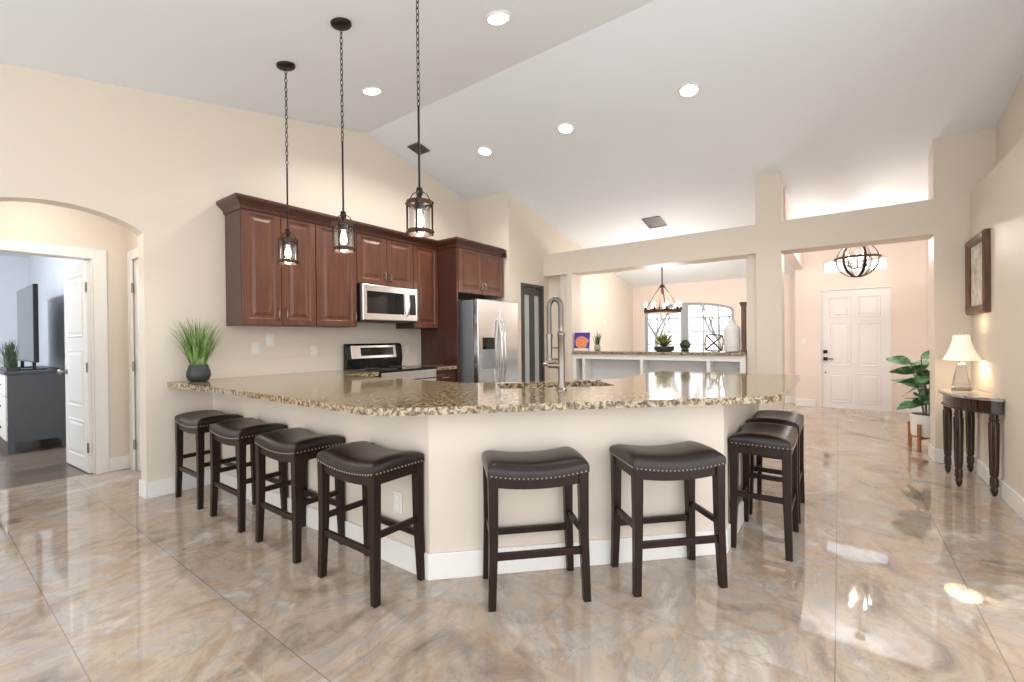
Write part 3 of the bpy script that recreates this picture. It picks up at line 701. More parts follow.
# base cabinets
def base_cab(label, x0, x1, yf, yb, drawer=True, nd=1, face=-1):
    t = thing('base_cabinet', label, 'cabinet', ((x0 + x1) / 2, (yf + yb) / 2, 0), group='cherry base cabinets')
    lo, hi = sorted((yf - face * .021, yb))
    MB().box(x0, x1, lo, hi, .10, .866).box(x0 + .005, x1 - .005, lo + (.05 if face < 0 else 0), hi - (.05 if face > 0 else 0), 0, .10).build('body', M_cherry_dark, t, bevel=.002)
    zt = .85
    if drawer:
        d = MB().panel(x0 + .004, x1 - .004, .70, zt, yf, .02, [(0, 0), (.02, 0), (.026, -.004), (.04, -.004), (.05, 0)], face).build('drawer', M_cherry_dark, t)
        m = MB(); xc = (x0 + x1) / 2; m.tube([(xc - .05, yf, .775), (xc - .04, yf + face * .03, .775), (xc + .04, yf + face * .03, .775), (xc + .05, yf, .775)], .006, 8); m.build('handle', M_nickel, d, smooth=50)
        zt = .69
    for k in range(nd):
        a = x0 + (x1 - x0) * k / nd; b = x0 + (x1 - x0) * (k + 1) / nd
        d = MB().panel(a + .004, b - .004, .12, zt, yf, .02, DOOR, face).build('door', M_cherry_dark, t)
        m = MB(); hx = b - .035 if k == 0 else a + .035
        m.tube([(hx, yf, zt - .15), (hx, yf + face * .03, zt - .13), (hx, yf + face * .03, zt - .07), (hx, yf, zt - .05)], .006, 8); m.build('handle', M_nickel, d, smooth=50)
    return t
base_cab('dark cherry base cabinet with a drawer between range and refrigerator panel', 3.592, 3.963, 3.765, YW - .002)
base_cab('dark cherry base cabinet with a drawer left of the range', 2.46, 2.815, 3.765, YW - .002)
base_cab('dark cherry base cabinet under the right end of the peninsula', 3.30, 4.11, 1.335, .662, True, 2, 1)
# microwave
my0, my1 = 3.975, YW - .002; mx0, mx1 = 2.803, 3.556; mz0, mz1 = 1.425, 1.822
mw = thing('microwave', 'stainless over-the-range microwave hung between the upper cabinets', 'microwave', ((mx0 + mx1) / 2, my1, mz0))
MB().box(mx0, mx1, my0 + .03, my1, mz0, mz1).build('body', M_black, mw, bevel=.004)
dr = MB().panel(mx0 + .002, mx1 - .002, mz0 + .012, mz1 - .003, my0, .028, [(.004, 0), (.012, .004)]).build('door', M_steel, mw)
MB().box(mx0 + .055, mx0 + .545, my0 - .008, my0 - .002, mz0 + .085, mz1 - .075).build('window', M_blackglass, dr, bevel=.003)
MB().box(mx0 + .615, mx1 - .035, my0 - .008, my0 - .002, mz0 + .085, mz1 - .075).build('control_panel', M_blackglass, mw, bevel=.002)
m = MB(); hx = mx0 + .585; m.tube([(hx, my0, mz0 + .07), (hx, my0 - .035, mz0 + .10), (hx, my0 - .05, (mz0 + mz1) / 2), (hx, my0 - .035, mz1 - .09), (hx, my0, mz1 - .06)], .012, 10); m.build('handle', M_steel, dr, smooth=50)
m = MB()
for k in range(9): m.box(mx0 + .06 + .07 * k, mx0 + .11 + .07 * k, my0 + .07, my0 + .20, mz0 - .004, mz0 + .002)
m.build('bottom_vent', M_grille, mw)
# range
rx0, rx1 = 2.829, 3.586
rg = thing('kitchen_range', 'stainless electric range with black cooktop below the microwave', 'range', ((rx0 + rx1) / 2, 4.0, 0))
MB().box(rx0, rx1, 3.74, YW - .03, .02, .895).build('body', M_black, rg, bevel=.003)
MB().box(rx0 - .002, rx1 + .002, 3.70, YW - .07, .895, .918).build('cooktop', M_blackglass, rg, bevel=.006)
m = MB().box(rx0, rx1, 3.705, 3.738, .80, .893); m.build('front_trim', M_steel, rg, bevel=.006)
od = MB().box(rx0 + .004, rx1 - .004, 3.70, 3.739, .24, .792).build('oven_door', M_steel, rg, bevel=.006)
MB().box(rx0 + .10, rx1 - .10, 3.696, 3.702, .36, .66).build('oven_window', M_blackglass, od)
m = MB().tube([(rx0 + .05, 3.70, .735), (rx0 + .06, 3.65, .735), (rx1 - .06, 3.65, .735), (rx1 - .05, 3.70, .735)], .012, 10); m.build('handle', M_steel, od, smooth=50)
MB().box(rx0 + .004, rx1 - .004, 3.705, 3.739, .03, .232).build('storage_drawer', M_steel, rg, bevel=.006)
m = MB().prism([(YW - .075, .90), (YW - .02, .90), (YW - .02, 1.185), (YW - .045, 1.19), (YW - .075, 1.16), (YW - .092, 1.02)], rx0, rx1, 'x'); bgd = m.build('backguard', M_black, rg, bevel=.004)
tilt = Matrix.Translation((0, YW - .096, 1.022)) @ Matrix.Rotation(math.radians(-9), 4, 'X')
m = MB().box(rx0 + .05, rx1 - .10, -.006, .006, 0, .148).xform(tilt); m.build('control_fascia', M_steel, bgd, bevel=.003)
m = MB().box(rx0 + .17, rx1 - .14, -.009, .004, .03, .122).xform(tilt); m.build('display', M_blackglass, bgd)
for bx, by, br in ((rx0 + .2, 3.87, .10), (rx0 + .56, 3.87, .085), (rx0 + .2, 4.14, .075), (rx0 + .56, 4.14, .10)):
    m = MB().tube([(bx + br * math.cos(2 * PI * k / 32), by + br * math.sin(2 * PI * k / 32), .9185) for k in range(32)], .0015, 4, True)
    m.build('burner_ring', M_grille, rg)
# refrigerator
gx0, gx1 = 4.08, 4.915; gyf = 3.50
rf = thing('refrigerator', 'stainless side-by-side refrigerator with an ice dispenser in the alcove', 'refrigerator', ((gx0 + gx1) / 2, 4.0, 0))
MB().box(gx0 + .004, gx1 - .004, gyf + .085, YW - .06, .02, 1.705).build('body', M_steel_side, rf, bevel=.006)
fdl = MB().box(gx0, 4.492, gyf, gyf + .08, .10, 1.715).build('freezer_door', M_steel, rf, bevel=.012, seg=3)
fdr = MB().box(4.502, gx1, gyf, gyf + .08, .10, 1.715).build('fridge_door', M_steel, rf, bevel=.012, seg=3)
MB().box(gx0 + .01, gx1 - .01, gyf + .04, gyf + .09, .02, .095).build('kick_grille', M_black, rf)
for d, hx in ((fdl, 4.462), (fdr, 4.532)):
    m = MB(); m.tube([(hx, gyf, .62), (hx, gyf - .035, .64), (hx, gyf - .062, .85), (hx, gyf - .07, 1.05), (hx, gyf - .062, 1.25), (hx, gyf - .035, 1.45), (hx, gyf, 1.47)], .013, 10); m.build('handle', M_steel, d, smooth=50)
dp = MB().box(4.165, 4.395, gyf - .006, gyf + .003, 1.10, 1.245).build('dispenser_panel', M_blackglass, fdl, bevel=.004)
MB().box(4.165, 4.195, gyf - .005, gyf + .002, .86, 1.10).box(4.365, 4.395, gyf - .005, gyf + .002, .86, 1.10).box(4.195, 4.365, gyf - .005, gyf + .002, .86, .885).box(4.195, 4.365, gyf - .002, gyf + .004, .885, 1.10).build('dispenser_niche', M_steel_side, fdl, bevel=.002)

# ---------------------------------------------------------------- bar stools
def make_stool(label):
    t = local_thing('bar_stool', label, 'stool', 'nailhead saddle stools around the peninsula')
    W, D = .232, .149
    def sag(x): return -.024 * (1 - (x / W) ** 2)
    # apron of wood following the saddle
    m = MB(); nx = 16
    for y0, y1 in ((-D + .006, -D + .026), (D - .026, D - .006)):
        R = []
        for i in range(nx + 1):
            x = -W + .02 + (2 * W - .04) * i / nx; f = sag(x)
            R.append([(x, y0, .555 + f * .9), (x, y1, .555 + f * .9), (x, y1, .612 + f), (x, y0, .612 + f)])
        m.loft(R)
    for x0, x1 in ((-W + .006, -W + .026), (W - .026, W - .006)): m.box(x0, x1, -D + .02, D - .02, .552, .612)
    m.build('apron', M_espresso, t)
    # upholstered saddle seat
    m = MB(); NX, NY = 26, 18; g = []
    def prof_(u): return math.copysign(1 - (1 - abs(u)) ** 1.6, u)
    for j in range(NY + 1):
        row = []
        for i in range(NX + 1):
            u = prof_(-1 + 2 * i / NX); v = prof_(-1 + 2 * j / NY)
            x, y = u * (W + .003), v * (D + .003)
            dome = .020 * (1 - abs(v) ** 2.4) * (1 - .3 * abs(u) ** 4)
            edge = .022 * max(abs(u) ** 12, abs(v) ** 10)
            z = .660 + sag(x) * 1.15 + dome - edge
            row.append(m.bm.verts.new((x, y, z)))
        g.append(row)
    for j in range(NY):
        for i in range(NX): m.bm.faces.new((g[j][i], g[j][i + 1], g[j + 1][i + 1], g[j + 1][i]))
    rim = [g[0][i] for i in range(NX)] + [g[j][NX] for j in range(NY)] + [g[NY][i] for i in range(NX, 0, -1)] + [g[j][0] for j in range(NY, 0, -1)]
    prev = rim
    for dz, gr in ((.622, 1.012), (.601, 1.008)):
        nr = []
        for v in rim:
            nr.append(m.bm.verts.new((v.co.x * gr, v.co.y * gr, dz + sag(v.co.x))))
        k = len(rim)
        for i in range(k): m.bm.faces.new((prev[i], prev[(i + 1) % k], nr[(i + 1) % k], nr[i]))
        prev = nr
    st = m.build('seat', M_leather, t, smooth=60)
    m = MB(); pts = []
    for k in range(22):
        x = -W + .012 + (2 * W - .024) * k / 21
        pts += [(x, -D - .005, x), (x, D + .005, x)]
    for k in range(14):
        y = -D + .012 + (2 * D - .024) * k / 13
        pts += [(-W - .005, y, -W), (W + .005, y, W)]
    for x, y, sx_ in pts:
        m.ball((x, y, .608 + sag(max(-W, min(W, sx_)))), .0043, 6)
    m.build('nailhead_trim', M_nail, st, smooth=60)
    # legs
    for sx in (-1, 1):
        for sy in (-1, 1):
            m = MB(); R = []
            for z, h, cx, cy in ((0, .017, .222, .140), (.30, .020, .212, .132), (.60, .023, .211, .131)):
                R.append([(sx * cx - h, sy * cy - h, z), (sx * cx + h, sy * cy - h, z), (sx * cx + h, sy * cy + h, z), (sx * cx - h, sy * cy + h, z)])
            m.loft(R); m.build('leg', M_espresso, t, bevel=.003)
    for sy in (-1, 1):
        MB().box(-.20, .20, sy * .134 - .010, sy * .134 + .010, .218, .250).build('stretcher', M_espresso, t, bevel=.002)
    for sx in (-1, 1):
        MB().box(sx * .213 - .010, sx * .213 + .010, -.118, .118, .298, .328).build('stretcher', M_espresso, t, bevel=.002)
    return t
S = [
 ((1.41, 4.010), -PI / 2, 'dark brown leather saddle stool nearest the left wall, beneath the potted grass'),
 ((1.41, 3.330), -PI / 2, 'dark brown leather saddle stool second from the left wall'),
 ((1.41, 2.645), -PI / 2, 'dark brown leather saddle stool third from the left wall'),
 ((1.41, 1.950), -PI / 2, 'dark brown leather saddle stool just left of the peninsula corner, before the outlet'),
 ((1.812, 1.212), -PI / 4, 'dark saddle stool on the angled side, the left of the two facing front'),
 ((2.296, 0.722), -PI / 4, 'dark saddle stool on the angled side, the right of the two facing front'),
 ((3.062, 0.366), 0.0, 'dark shiny saddle stool on the right side, the nearer of two in a row'),
 ((3.660, 0.366), 0.0, 'dark shiny saddle stool on the right side, mostly hidden behind the nearer one'),
]
stool0 = make_stool(S[0][2])
for i, (p, rz, lab) in enumerate(S):
    o = stool0 if i == 0 else copy_tree(stool0)
    o.location = (p[0], p[1], 0); o.rotation_euler = (0, 0, rz); o['label'] = lab

# ---------------------------------------------------------------- pendants
def make_pendant(label, H):
    """lantern bottom at z=0, ceiling at z=H (slope handled by canopy)"""
    t = local_thing('pendant_light', label, 'pendant light', 'bronze lantern pendants over the peninsula')
    tl = Matrix.Translation((0, 0, H)) @ Matrix.Rotation(-math.atan(.2), 4, 'Y')
    m = MB().lathe([(.004, -.026), (.045, -.026), (.060, -.020), (.066, -.012), (.066, 0.0)], seg=28).xform(tl); m.build('canopy', M_iron, t, smooth=40)
    m = MB(); z = H - .03; zr = .70; k = 0
    while z - .036 > zr:
        pts = []
        for a in range(12):
            th = 2 * PI * a / 12; u = .0085 * math.cos(th); v = .021 * math.sin(th)
            pts.append((u, 0, z - .018 + v) if k % 2 == 0 else (0, u, z - .018 + v))
        m.tube(pts, .0026, 6, True); z -= .0345; k += 1
    m.build('chain', M_iron, t, smooth=60)
    m = MB().cyl((0, 0, .25), (0, 0, z + .006), .0062, seg=10); m.build('rod', M_iron, t, smooth=60)
    m = MB().lathe([(.006, .275), (.016, .27), (.019, .255), (.019, .235), (.012, .225), (.02, .20), (.028, .19), (.030, .15), (.024, .148)], seg=18); m.build('socket', M_iron, t, smooth=40)
    m = MB()
    for a in range(4):
        c_, s_ = math.cos(a * PI / 2 + .6), math.sin(a * PI / 2 + .6)
        m.tube([(.016 * c_, .016 * s_, .25), (.04 * c_, .04 * s_, .235), (.068 * c_, .068 * s_, .188)], .0028, 6)
        m.tube([(.071 * c_, .071 * s_, .195), (.071 * c_, .071 * s_, .0)], .0055, 8)
        m.ball((.073 * c_, .073 * s_, .184), .009, 8); m.ball((.073 * c_, .073 * s_, .022), .009, 8)
    m.build('cage', M_iron, t, smooth=60)
    for z0 in (.172, .010):
        m = MB(); R = []
        for r, z_ in ((.064, z0), (.073, z0), (.073, z0 + .022), (.064, z0 + .022), (.064, z0)):
            R.append([(r * math.cos(2 * PI * q / 32), r * math.sin(2 * PI * q / 32), z_) for q in range(32)])
        m.loft(R, cap=False); m.build('ring', M_rust, t, smooth=40)
    m = MB(); R = [[(r * math.cos(2 * PI * q / 32), r * math.sin(2 * PI * q / 32), z_) for q in range(32)] for r, z_ in ((.058, .004), (.058, .178))]
    m.loft(R, cap=False); m.build('glass_shade', M_glass, t, smooth=40)
    m = MB().lathe([(.002, .052), (.014, .055), (.022, .07), (.024, .09), (.018, .115), (.012, .135), (.012, .15)], seg=16); m.build('bulb', M_bulb, t, smooth=60)
    lamp('pendant_lamp', 'POINT', (0, 0, .05), 2.0, (1, .86, .7), t, .03)
    return t
PD = [((1.729, 3.372), 'bronze lantern pendant farthest left, hanging before the two-door cabinet'),
      ((1.722, 2.636), 'bronze lantern pendant in the middle of the three over the counter'),
      ((1.718, 1.895), 'bronze lantern pendant on the right, nearest of the three, its chain leaving the picture')]
pz0 = 1.805
pd0 = make_pendant(PD[0][1], cz(1.718) - pz0)
for i, (p, lab) in enumerate(PD):
    o = pd0 if i == 0 else copy_tree(pd0)
    o.location = (p[0], p[1], pz0); o['label'] = lab

# ---------------------------------------------------------------- recessed lights & vents
def make_can(label):
    t = local_thing('recessed_light', label, 'recessed light', 'recessed lights in the vaulted ceiling')
    R = [[(r * math.cos(2 * PI * q / 32), r * math.sin(2 * PI * q / 32), z_) for q in range(32)] for r, z_ in ((.072, 0), (.095, 0.0), (.092, -.007), (.074, -.007), (.072, 0))]
    m = MB(); m.loft(R, cap=False); m.build('trim_ring', M_trim, t, smooth=40)
    m = MB().lathe([(.001, -.004), (.074, -.004), (.074, -.001), (.001, -.001)], seg=28); m.build('lens', M_lens, t)
    lamp('can_lamp', 'SPOT', (0, 0, -.02), 60, (1, .95, .88), t, .07, math.radians(150))
    return t
LT = [((2.48, 1.91), 'recessed ceiling light on the near slope at the top of the picture'),
      ((2.52, 3.39), 'recessed ceiling light between the second and third pendant chains'),
      ((4.05, 3.34), 'recessed ceiling light above the refrigerator, smallest of the far row'),
      ((4.11, 2.29), 'recessed ceiling light in the middle of the far row'),
      ((4.14, 1.06), 'recessed ceiling light at the right end of the far row')]
can0 = make_can(LT[0][1])
for i, (p, lab) in enumerate(LT):
    o = can0 if i == 0 else copy_tree(can0)
    s_ = -1 if p[0] < 3.17 else 1
    o.location = (p[0], p[1], cz(p[0]) - .001); o.rotation_euler = (0, s_ * math.atan(.2), 0); o['label'] = lab
def vent(label, x, y, w_, d_, z=None, slope=True):
    t = thing('ceiling_vent', label, 'vent', (0, 0, 0))
    m = MB().box(-w_ / 2, w_ / 2, -d_ / 2, d_ / 2, -.006, 0); m.build('backing', M_grille, t)
    m = MB().box(-w_ / 2 - .02, w_ / 2 + .02, -d_ / 2 - .02, -d_ / 2, -.014, 0).box(-w_ / 2 - .02, w_ / 2 + .02, d_ / 2, d_ / 2 + .02, -.014, 0).box(-w_ / 2 - .02, -w_ / 2, -d_ / 2, d_ / 2, -.014, 0).box(w_ / 2, w_ / 2 + .02, -d_ / 2, d_ / 2, -.014, 0); m.build('frame', M_grille, t)
    m = MB(); k = 9
    for i in range(k):
        yy = -d_ / 2 + d_ * (i + .5) / k; m.box(-w_ / 2, w_ / 2, yy - .004, yy + .004, -.012, -.004)
    m.build('louvres', M_grille, t)
    t.location = (x, y, z if z is not None else cz(x) - .001)
    if slope: t.rotation_euler = (0, math.atan(.2), 0)
vent('grey ceiling vent behind the third pendant chain', 3.65, 4.03, .15, .15)
vent('grey ceiling vent above the beam left of the column', 6.57, 2.19, .30, .22)
vent('small vent on the bedroom ceiling', .30, 8.2, .3, .2, 2.599, False)

# ---------------------------------------------------------------- plates on walls
def plate_y(label, x, z, y=YW, kind='outlet', w_=.072, h_=.116, name='wall_outlet'):
    t = thing(name, label, kind, (x, y, z))
    MB().box(x - w_ / 2, x + w_ / 2, y - .006, y - .0005, z - h_ / 2, z + h_ / 2).build('cover_plate', M_plate, t, bevel=.002)
    m = MB()
    if kind == 'outlet':
        m.box(x - .017, x + .017, y - .009, y - .006, z + .008, z + .038).box(x - .017, x + .017, y - .009, y - .006, z - .038, z - .008)
    else: m.box(x - .017, x + .017, y - .010, y - .006, z - .034, z + .034)
    m.build('receptacle' if kind == 'outlet' else 'rocker', M_trim, t, bevel=.001)
    return t
plate_y('white wall outlet, lower left of the pair on the backsplash left of the cabinets', 1.93, 1.165)
plate_y('white switch, upper right of the pair on the backsplash', 2.06, 1.235, kind='switch', name='light_switch')
plate_y('white wall outlet on the backsplash under the single-door cabinet', 2.50, 1.12)
plate_y('white wall outlet on the backsplash right of the range', 3.72, 1.10)
t = plate_y('small grey thermostat on the dining room side wall', 8.0, 1.52, YP, 'switch', .06, .10, 'thermostat')
t['category'] = 'thermostat'
def plate_x(label, X, y, z, kind, name):
    t = thing(name, label, kind, (X, y, z))
    MB().box(X - .006, X - .0005, y - .036, y + .036, z - .058, z + .058).build('cover_plate', M_plate, t, bevel=.002)
    m = MB()
    if kind == 'outlet': m.box(X - .009, X - .006, y - .017, y + .017, z + .008, z + .038).box(X - .009, X - .006, y - .017, y + .017, z - .038, z - .008)
    else: m.box(X - .010, X - .006, y - .017, y + .017, z - .034, z + .034)
    m.build('receptacle' if kind == 'outlet' else 'rocker', M_trim, t)
plate_x('cream outlet on the peninsula wall behind the fourth stool', XS, 1.93, .345, 'outlet', 'wall_outlet')
plate_x('white light switch beside the front door', XD, .50, 1.13, 'switch', 'light_switch')

# ---------------------------------------------------------------- half wall with shelves under granite ledge
sh = thing('built_in_shelf', 'white open shelf unit set below the granite ledge of the half wall', 'shelf', (5.97, 2.02, 0))
m = MB().box(XB + .04, XB2 - .02, .885, 3.168, 0, .12).box(XB + .20, XB2 - .02, .885, 3.168, .12, .998); m.build('back_panel', M_shelf_shaded, sh)
fr = MB().box(XB + .0, XB + .2, .885, 3.168, .925, .998).box(XB, XB + .2, .885, 3.168, .12, .16)
for y in (.915, 1.293, 2.13, 2.989, 3.14): fr.box(XB, XB + .2, y - (.03 if y in (.915, 3.14) else .022), y + (.03 if y in (.915, 3.14) else .022), .16, .925)
fr.build('face_frame', M_trim, sh, bevel=.003)
m = MB()
for a, b in ((.945, 1.271), (1.315, 2.108), (2.152, 2.967)): m.box(XB + .02, XB + .2, a, b, .52, .54)
m.build('shelf_board', M_trim, sh)
MB().box(XB - .03, XB2 + .14, .885, 3.168, .998, 1.036).build('granite_ledge', M_granite, org=(5.99, 2.02, .998), bevel=.006, label='narrow granite ledge on top of the half wall, holding the ornaments', cat='countertop')
LZ = 1.0365
# book / print, small plant, succulent, wire ornament, vase, post
t = thing('decorative_print', 'bright purple and orange flower print leaning at the left end of the ledge', 'print', (5.865, 3.045, LZ))
m = MB().box(-.012, .012, -.12, .12, 0, .27).xform(Matrix.Translation((5.865, 3.045, LZ + .002)) @ Matrix.Rotation(math.radians(8), 4, 'Y')); m.build('picture', M_book, t, bevel=.002)
m = MB().box(-.014, -.0125, -.12, .12, 0, .035).xform(Matrix.Translation((5.865, 3.045, LZ + .002)) @ Matrix.Rotation(math.radians(8), 4, 'Y')); m.build('white_border', M_plate, t)
def blade(m, base, ang, lean, L, wd, droop=.6, n=5, ymax=None):
    d = Vector((math.cos(ang), math.sin(ang), 0)); sdir = Vector((-math.sin(ang), math.cos(ang), 0))
    prev = None; p = Vector(base)
    for i in range(n + 1):
        t = i / n; a = lean + droop * t * t
        if i > 0: p = p + (d * math.sin(a) + Vector((0, 0, math.cos(a)))) * (L / n)
        wv = wd * (1 - t) ** .7 * (0.6 + .4 * min(1, t * 4)) + .0006
        if ymax is not None and p.y > ymax - .012: p.y = ymax - .012
        cur = (m.bm.verts.new(p - sdir * wv), m.bm.verts.new(p + sdir * wv))
        if prev: m.bm.faces.new((prev[0], prev[1], cur[1], cur[0]))
        prev = cur
# potted grass on the counter
def pot_grass(loc, label, r=.085, h=.135, n=150, L=.30, potm=M_black_pot, leafm=M_grass, wd=.0045, name='potted_grass', ymax=None):
    t = thing(name, label, 'plant', loc)
    x, y, z = loc
    m = MB().lathe([(r * .62, 0), (r * .85, .01), (r, h * .35), (r * .97, h * .6), (r * .76, h), (r * .68, h), (r * .70, h * .85), (.001, h * .84)], loc, 28); m.build('pot', potm, t, smooth=50)
    m = MB().lathe([(.001, h * .86), (r * .69, h * .86), (r * .69, h * .80), (.001, h * .8)], loc, 20); m.build('soil', M_soil, t)
    m = MB()
    for k in range(n):
        a = random.uniform(0, 2 * PI); rr = r * .6 * math.sqrt(random.random())
        blade(m, (x + rr * math.cos(a), y + rr * math.sin(a), z + h * .8), a + random.uniform(-.5, .5), random.uniform(.02, .40), L * random.uniform(.55, 1.1), wd * random.uniform(.7, 1.3), random.uniform(.1, .6), ymax=ymax)
    m.build('foliage', leafm, t)
pot_grass((1.415, 4.215, CT + .0005), 'potted green grass in a charcoal pot at the wall end of the counter', n=230, wd=.005, L=.40, ymax=YW)
pot_grass((6.03, 2.87, LZ), 'small dark sprig in a grey pot beside the flower print', .05, .09, 26, .22, mat('grey_stone_pot', (170, 168, 160), .6), M_darkleaf, .009, 'potted_sprig')
def succulent(loc, label):
    x, y, z = loc
    t = thing('potted_succulent', label, 'plant', loc)
    MB().lathe([(.09, 0), (.12, .01), (.13, .05), (.125, .07), (.115, .07), (.001, .06)], loc, 24).build('bowl', M_black_pot, t, smooth=40)
    m = MB()
    for ring, (n, lean, L) in enumerate(((16, 1.2, .25), (14, .85, .26), (10, .5, .25), (6, .15, .22))):
        for k in range(n): blade(m, (x, y, z + .06), 2 * PI * k / n + ring * .4, lean + random.uniform(-.1, .1), L * random.uniform(.8, 1.1), .026, .35)
    m.build('foliage', M_yellowleaf, t)
succulent((5.98, 1.88, LZ), 'spiky yellow-green potted plant on the ledge before the window')
t = thing('round_ornament', 'round dark leafy ball ornament right of the spiky plant', 'ornament', (6.17, 1.66, LZ))
m = MB()
for k in range(60):
    th = math.acos(1 - 2 * (k + .5) / 60); ph = k * 2.4
    n_ = Vector((math.sin(th) * math.cos(ph), math.sin(th) * math.sin(ph), math.cos(th)))
    if n_.z < -.9: continue
    a = n_.orthogonal().normalized() * .02; b = n_.cross(a).normalized() * .02
    c0 = Vector((6.17, 1.66, LZ + .085)) + n_ * .052
    vs = [m.bm.verts.new(c0 + q) for q in (a - n_ * .01, b + n_ * .004, -a + n_ * .02, -b + n_ * .004)]; m.bm.faces.new(vs)
m.ball((6.17, 1.66, LZ + .085), .052, 12); m.build('leaf_ball', M_darkleaf, t)
m = MB().lathe([(.045, 0), (.05, .012), (.03, .03), (.001, .03)], (6.17, 1.66, LZ), 16); m.build('base', M_black_pot, t)
# wire ornament: octahedral wire cage turned so that one corner looks to the kitchen
m = MB(); cx, cy, czz = 5.95, 1.255, LZ + .112
Rw = Matrix.Rotation(math.radians(12), 3, 'Z') @ Matrix.Rotation(PI / 4 + .06, 3, 'X')
ov = [Rw @ Vector(v) * .128 for v in ((1, 0, 0), (-1, 0, 0), (0, 1, 0), (0, -1, 0), (0, 0, 1), (0, 0, -1))]
for a in range(6):
    for b in range(a + 1, 6):
        if b == a + 1 and a % 2 == 0: continue
        p0, p1 = ov[a], ov[b]; mid = (p0 + p1) * .56
        cc = Vector((cx, cy, czz)); m.tube([cc + p0, cc + (p0 + mid) * .52, cc + mid, cc + (p1 + mid) * .52, cc + p1], .0085, 6)
m.build('wire_ornament', M_gold, org=(cx, cy, LZ), smooth=60, label='gold wire knot ornament on the ledge before the right window', cat='ornament')
MB().lathe([(.07, 0), (.088, .008), (.092, .06), (.092, .27), (.086, .30), (.05, .335), (.034, .35), (.034, .375), (.038, .385), (.03, .385), (.026, .34), (.001, .33)], (5.97, 1.052, LZ), 28).build('vase', M_white_pot, org=(5.97, 1.052, LZ), smooth=50, label='tall white bottle-necked vase at the right end of the ledge', cat='vase')
m = MB().box(5.93, 6.01, .889, .955, LZ, LZ + .03).box(5.94, 6.0, .897, .947, LZ + .03, LZ + .55).box(5.93, 6.01, .889, .955, LZ + .55, LZ + .575).box(5.92, 6.02, .887, .962, LZ + .575, LZ + .60)
m.build('wooden_candle_stand', M_frame, org=(5.97, .92, LZ), bevel=.004, label='tall dark wooden stand beside the white vase against the column', cat='candle holder')

# ---------------------------------------------------------------- chandeliers
chx, chy, chz = 7.5, 2.38, 1.655
ch = thing('chandelier', 'rustic ring chandelier with candle bulbs in the dining room', 'chandelier', (chx, chy, chz))
m = MB(); R = [[(chx + r * math.cos(2 * PI * q / 40), chy + r * math.sin(2 * PI * q / 40), chz + z) for q in range(40)] for r, z in ((.27, -.02), (.295, -.02), (.295, .025), (.27, .025), (.27, -.02))]
m.loft(R, cap=False); m.build('ring', M_rust, ch, smooth=40)
zt = chz + .42; m = MB()
for k in range(4):
    a = 2 * PI * k / 4 + .5; m.tube([(chx + .03 * math.cos(a), chy + .03 * math.sin(a), zt), (chx + .28 * math.cos(a), chy + .28 * math.sin(a), chz + .02)], .011, 6)
m.build('strut', M_rust, ch, smooth=60)
m = MB().lathe([(.01, -.03), (.04, -.02), (.04, .02), (.01, .04)], (chx, chy, zt), 16).cyl((chx, chy, zt), (chx, chy, cz(chx) - .02), .010); m.build('stem', M_iron, ch, smooth=40)
m = MB().lathe([(.06, -.03), (.065, .02)], (chx, chy, cz(chx) - .01), 20); m.build('canopy', M_iron, ch)
m = MB().cyl((chx, chy, zt - .02), (chx, chy, zt - .14), .022, .016, 12); m.build('hub', M_rust, ch)
for k in range(9):
    a = 2 * PI * k / 9 + .2; x, y = chx + .283 * math.cos(a), chy + .283 * math.sin(a)
    cu = MB().lathe([(.022, .02), (.03, .035), (.024, .05), (.016, .052), (.016, .075), (.001, .076)], (x, y, chz), 12).build('candle_cup', M_iron, ch, smooth=50)
    MB().lathe([(.008, .074), (.018, .095), (.02, .115), (.012, .145), (.002, .16)], (x, y, chz), 12).build('bulb', M_bulb_small, cu, smooth=60)
lamp('dining_lamp', 'POINT', (chx, chy, chz + .2), 66, (1, .94, .88), ch, .25)
ox, oy, oz, orr = 7.5, -.2, 2.225, .232
ob_ = thing('orb_chandelier', 'dark orb cage chandelier hanging in the foyer before the transom', 'chandelier', (ox, oy, oz - orr))
m = MB()
for k in range(3):
    a = k * PI / 3 + .35
    for w_ in (0,):
        R = []
        for q in range(49):
            th = 2 * PI * q / 48
            d = Vector((math.cos(a), math.sin(a), 0)); nn = Vector((-math.sin(a), math.cos(a), 0)); pos = d * math.cos(th) + Vector((0, 0, math.sin(th)))
            c0 = Vector((ox, oy, oz))
            R.append([c0 + pos * orr + nn * .016, c0 + pos * orr - nn * .016, c0 + pos * (orr - .010) - nn * .016, c0 + pos * (orr - .010) + nn * .016])
        m.loft(R, cap=False)
m.build('cage_hoop', M_iron, ob_, smooth=40)
m = MB(); R = []
for r, z in ((orr + .012, -.014), (orr + .02, -.014), (orr + .02, .014), (orr + .012, .014), (orr + .012, -.014)):
    R.append([(ox + r * math.cos(2 * PI * q / 48), oy + r * math.sin(2 * PI * q / 48), oz + .02 + z) for q in range(48)])
m.loft(R, cap=False); m.build('band', M_rust, ob_, smooth=40)
m = MB().cyl((ox, oy, oz - .11), (ox, oy, oz + orr), .008)
for k in range(4):
    a = PI / 2 * k + .6; m.tube([(ox, oy, oz - .10), (ox + .06 * math.cos(a), oy + .06 * math.sin(a), oz - .115), (ox + .11 * math.cos(a), oy + .11 * math.sin(a), oz - .085)], .006, 6)
m.build('arm', M_iron, ob_, smooth=60)
for k in range(4):
    a = PI / 2 * k + .6; x, y = ox + .11 * math.cos(a), oy + .11 * math.sin(a)
    cu = MB().lathe([(.012, -.085), (.03, -.075), (.012, -.06), (.012, -.01), (.001, -.009)], (x, y, oz), 12).build('candle_cup', M_iron, ob_, smooth=50)
    MB().lathe([(.008, -.012), (.016, .01), (.017, .03), (.010, .06), (.002, .075)], (x, y, oz), 12).build('bulb', M_bulb_small, cu, smooth=60)
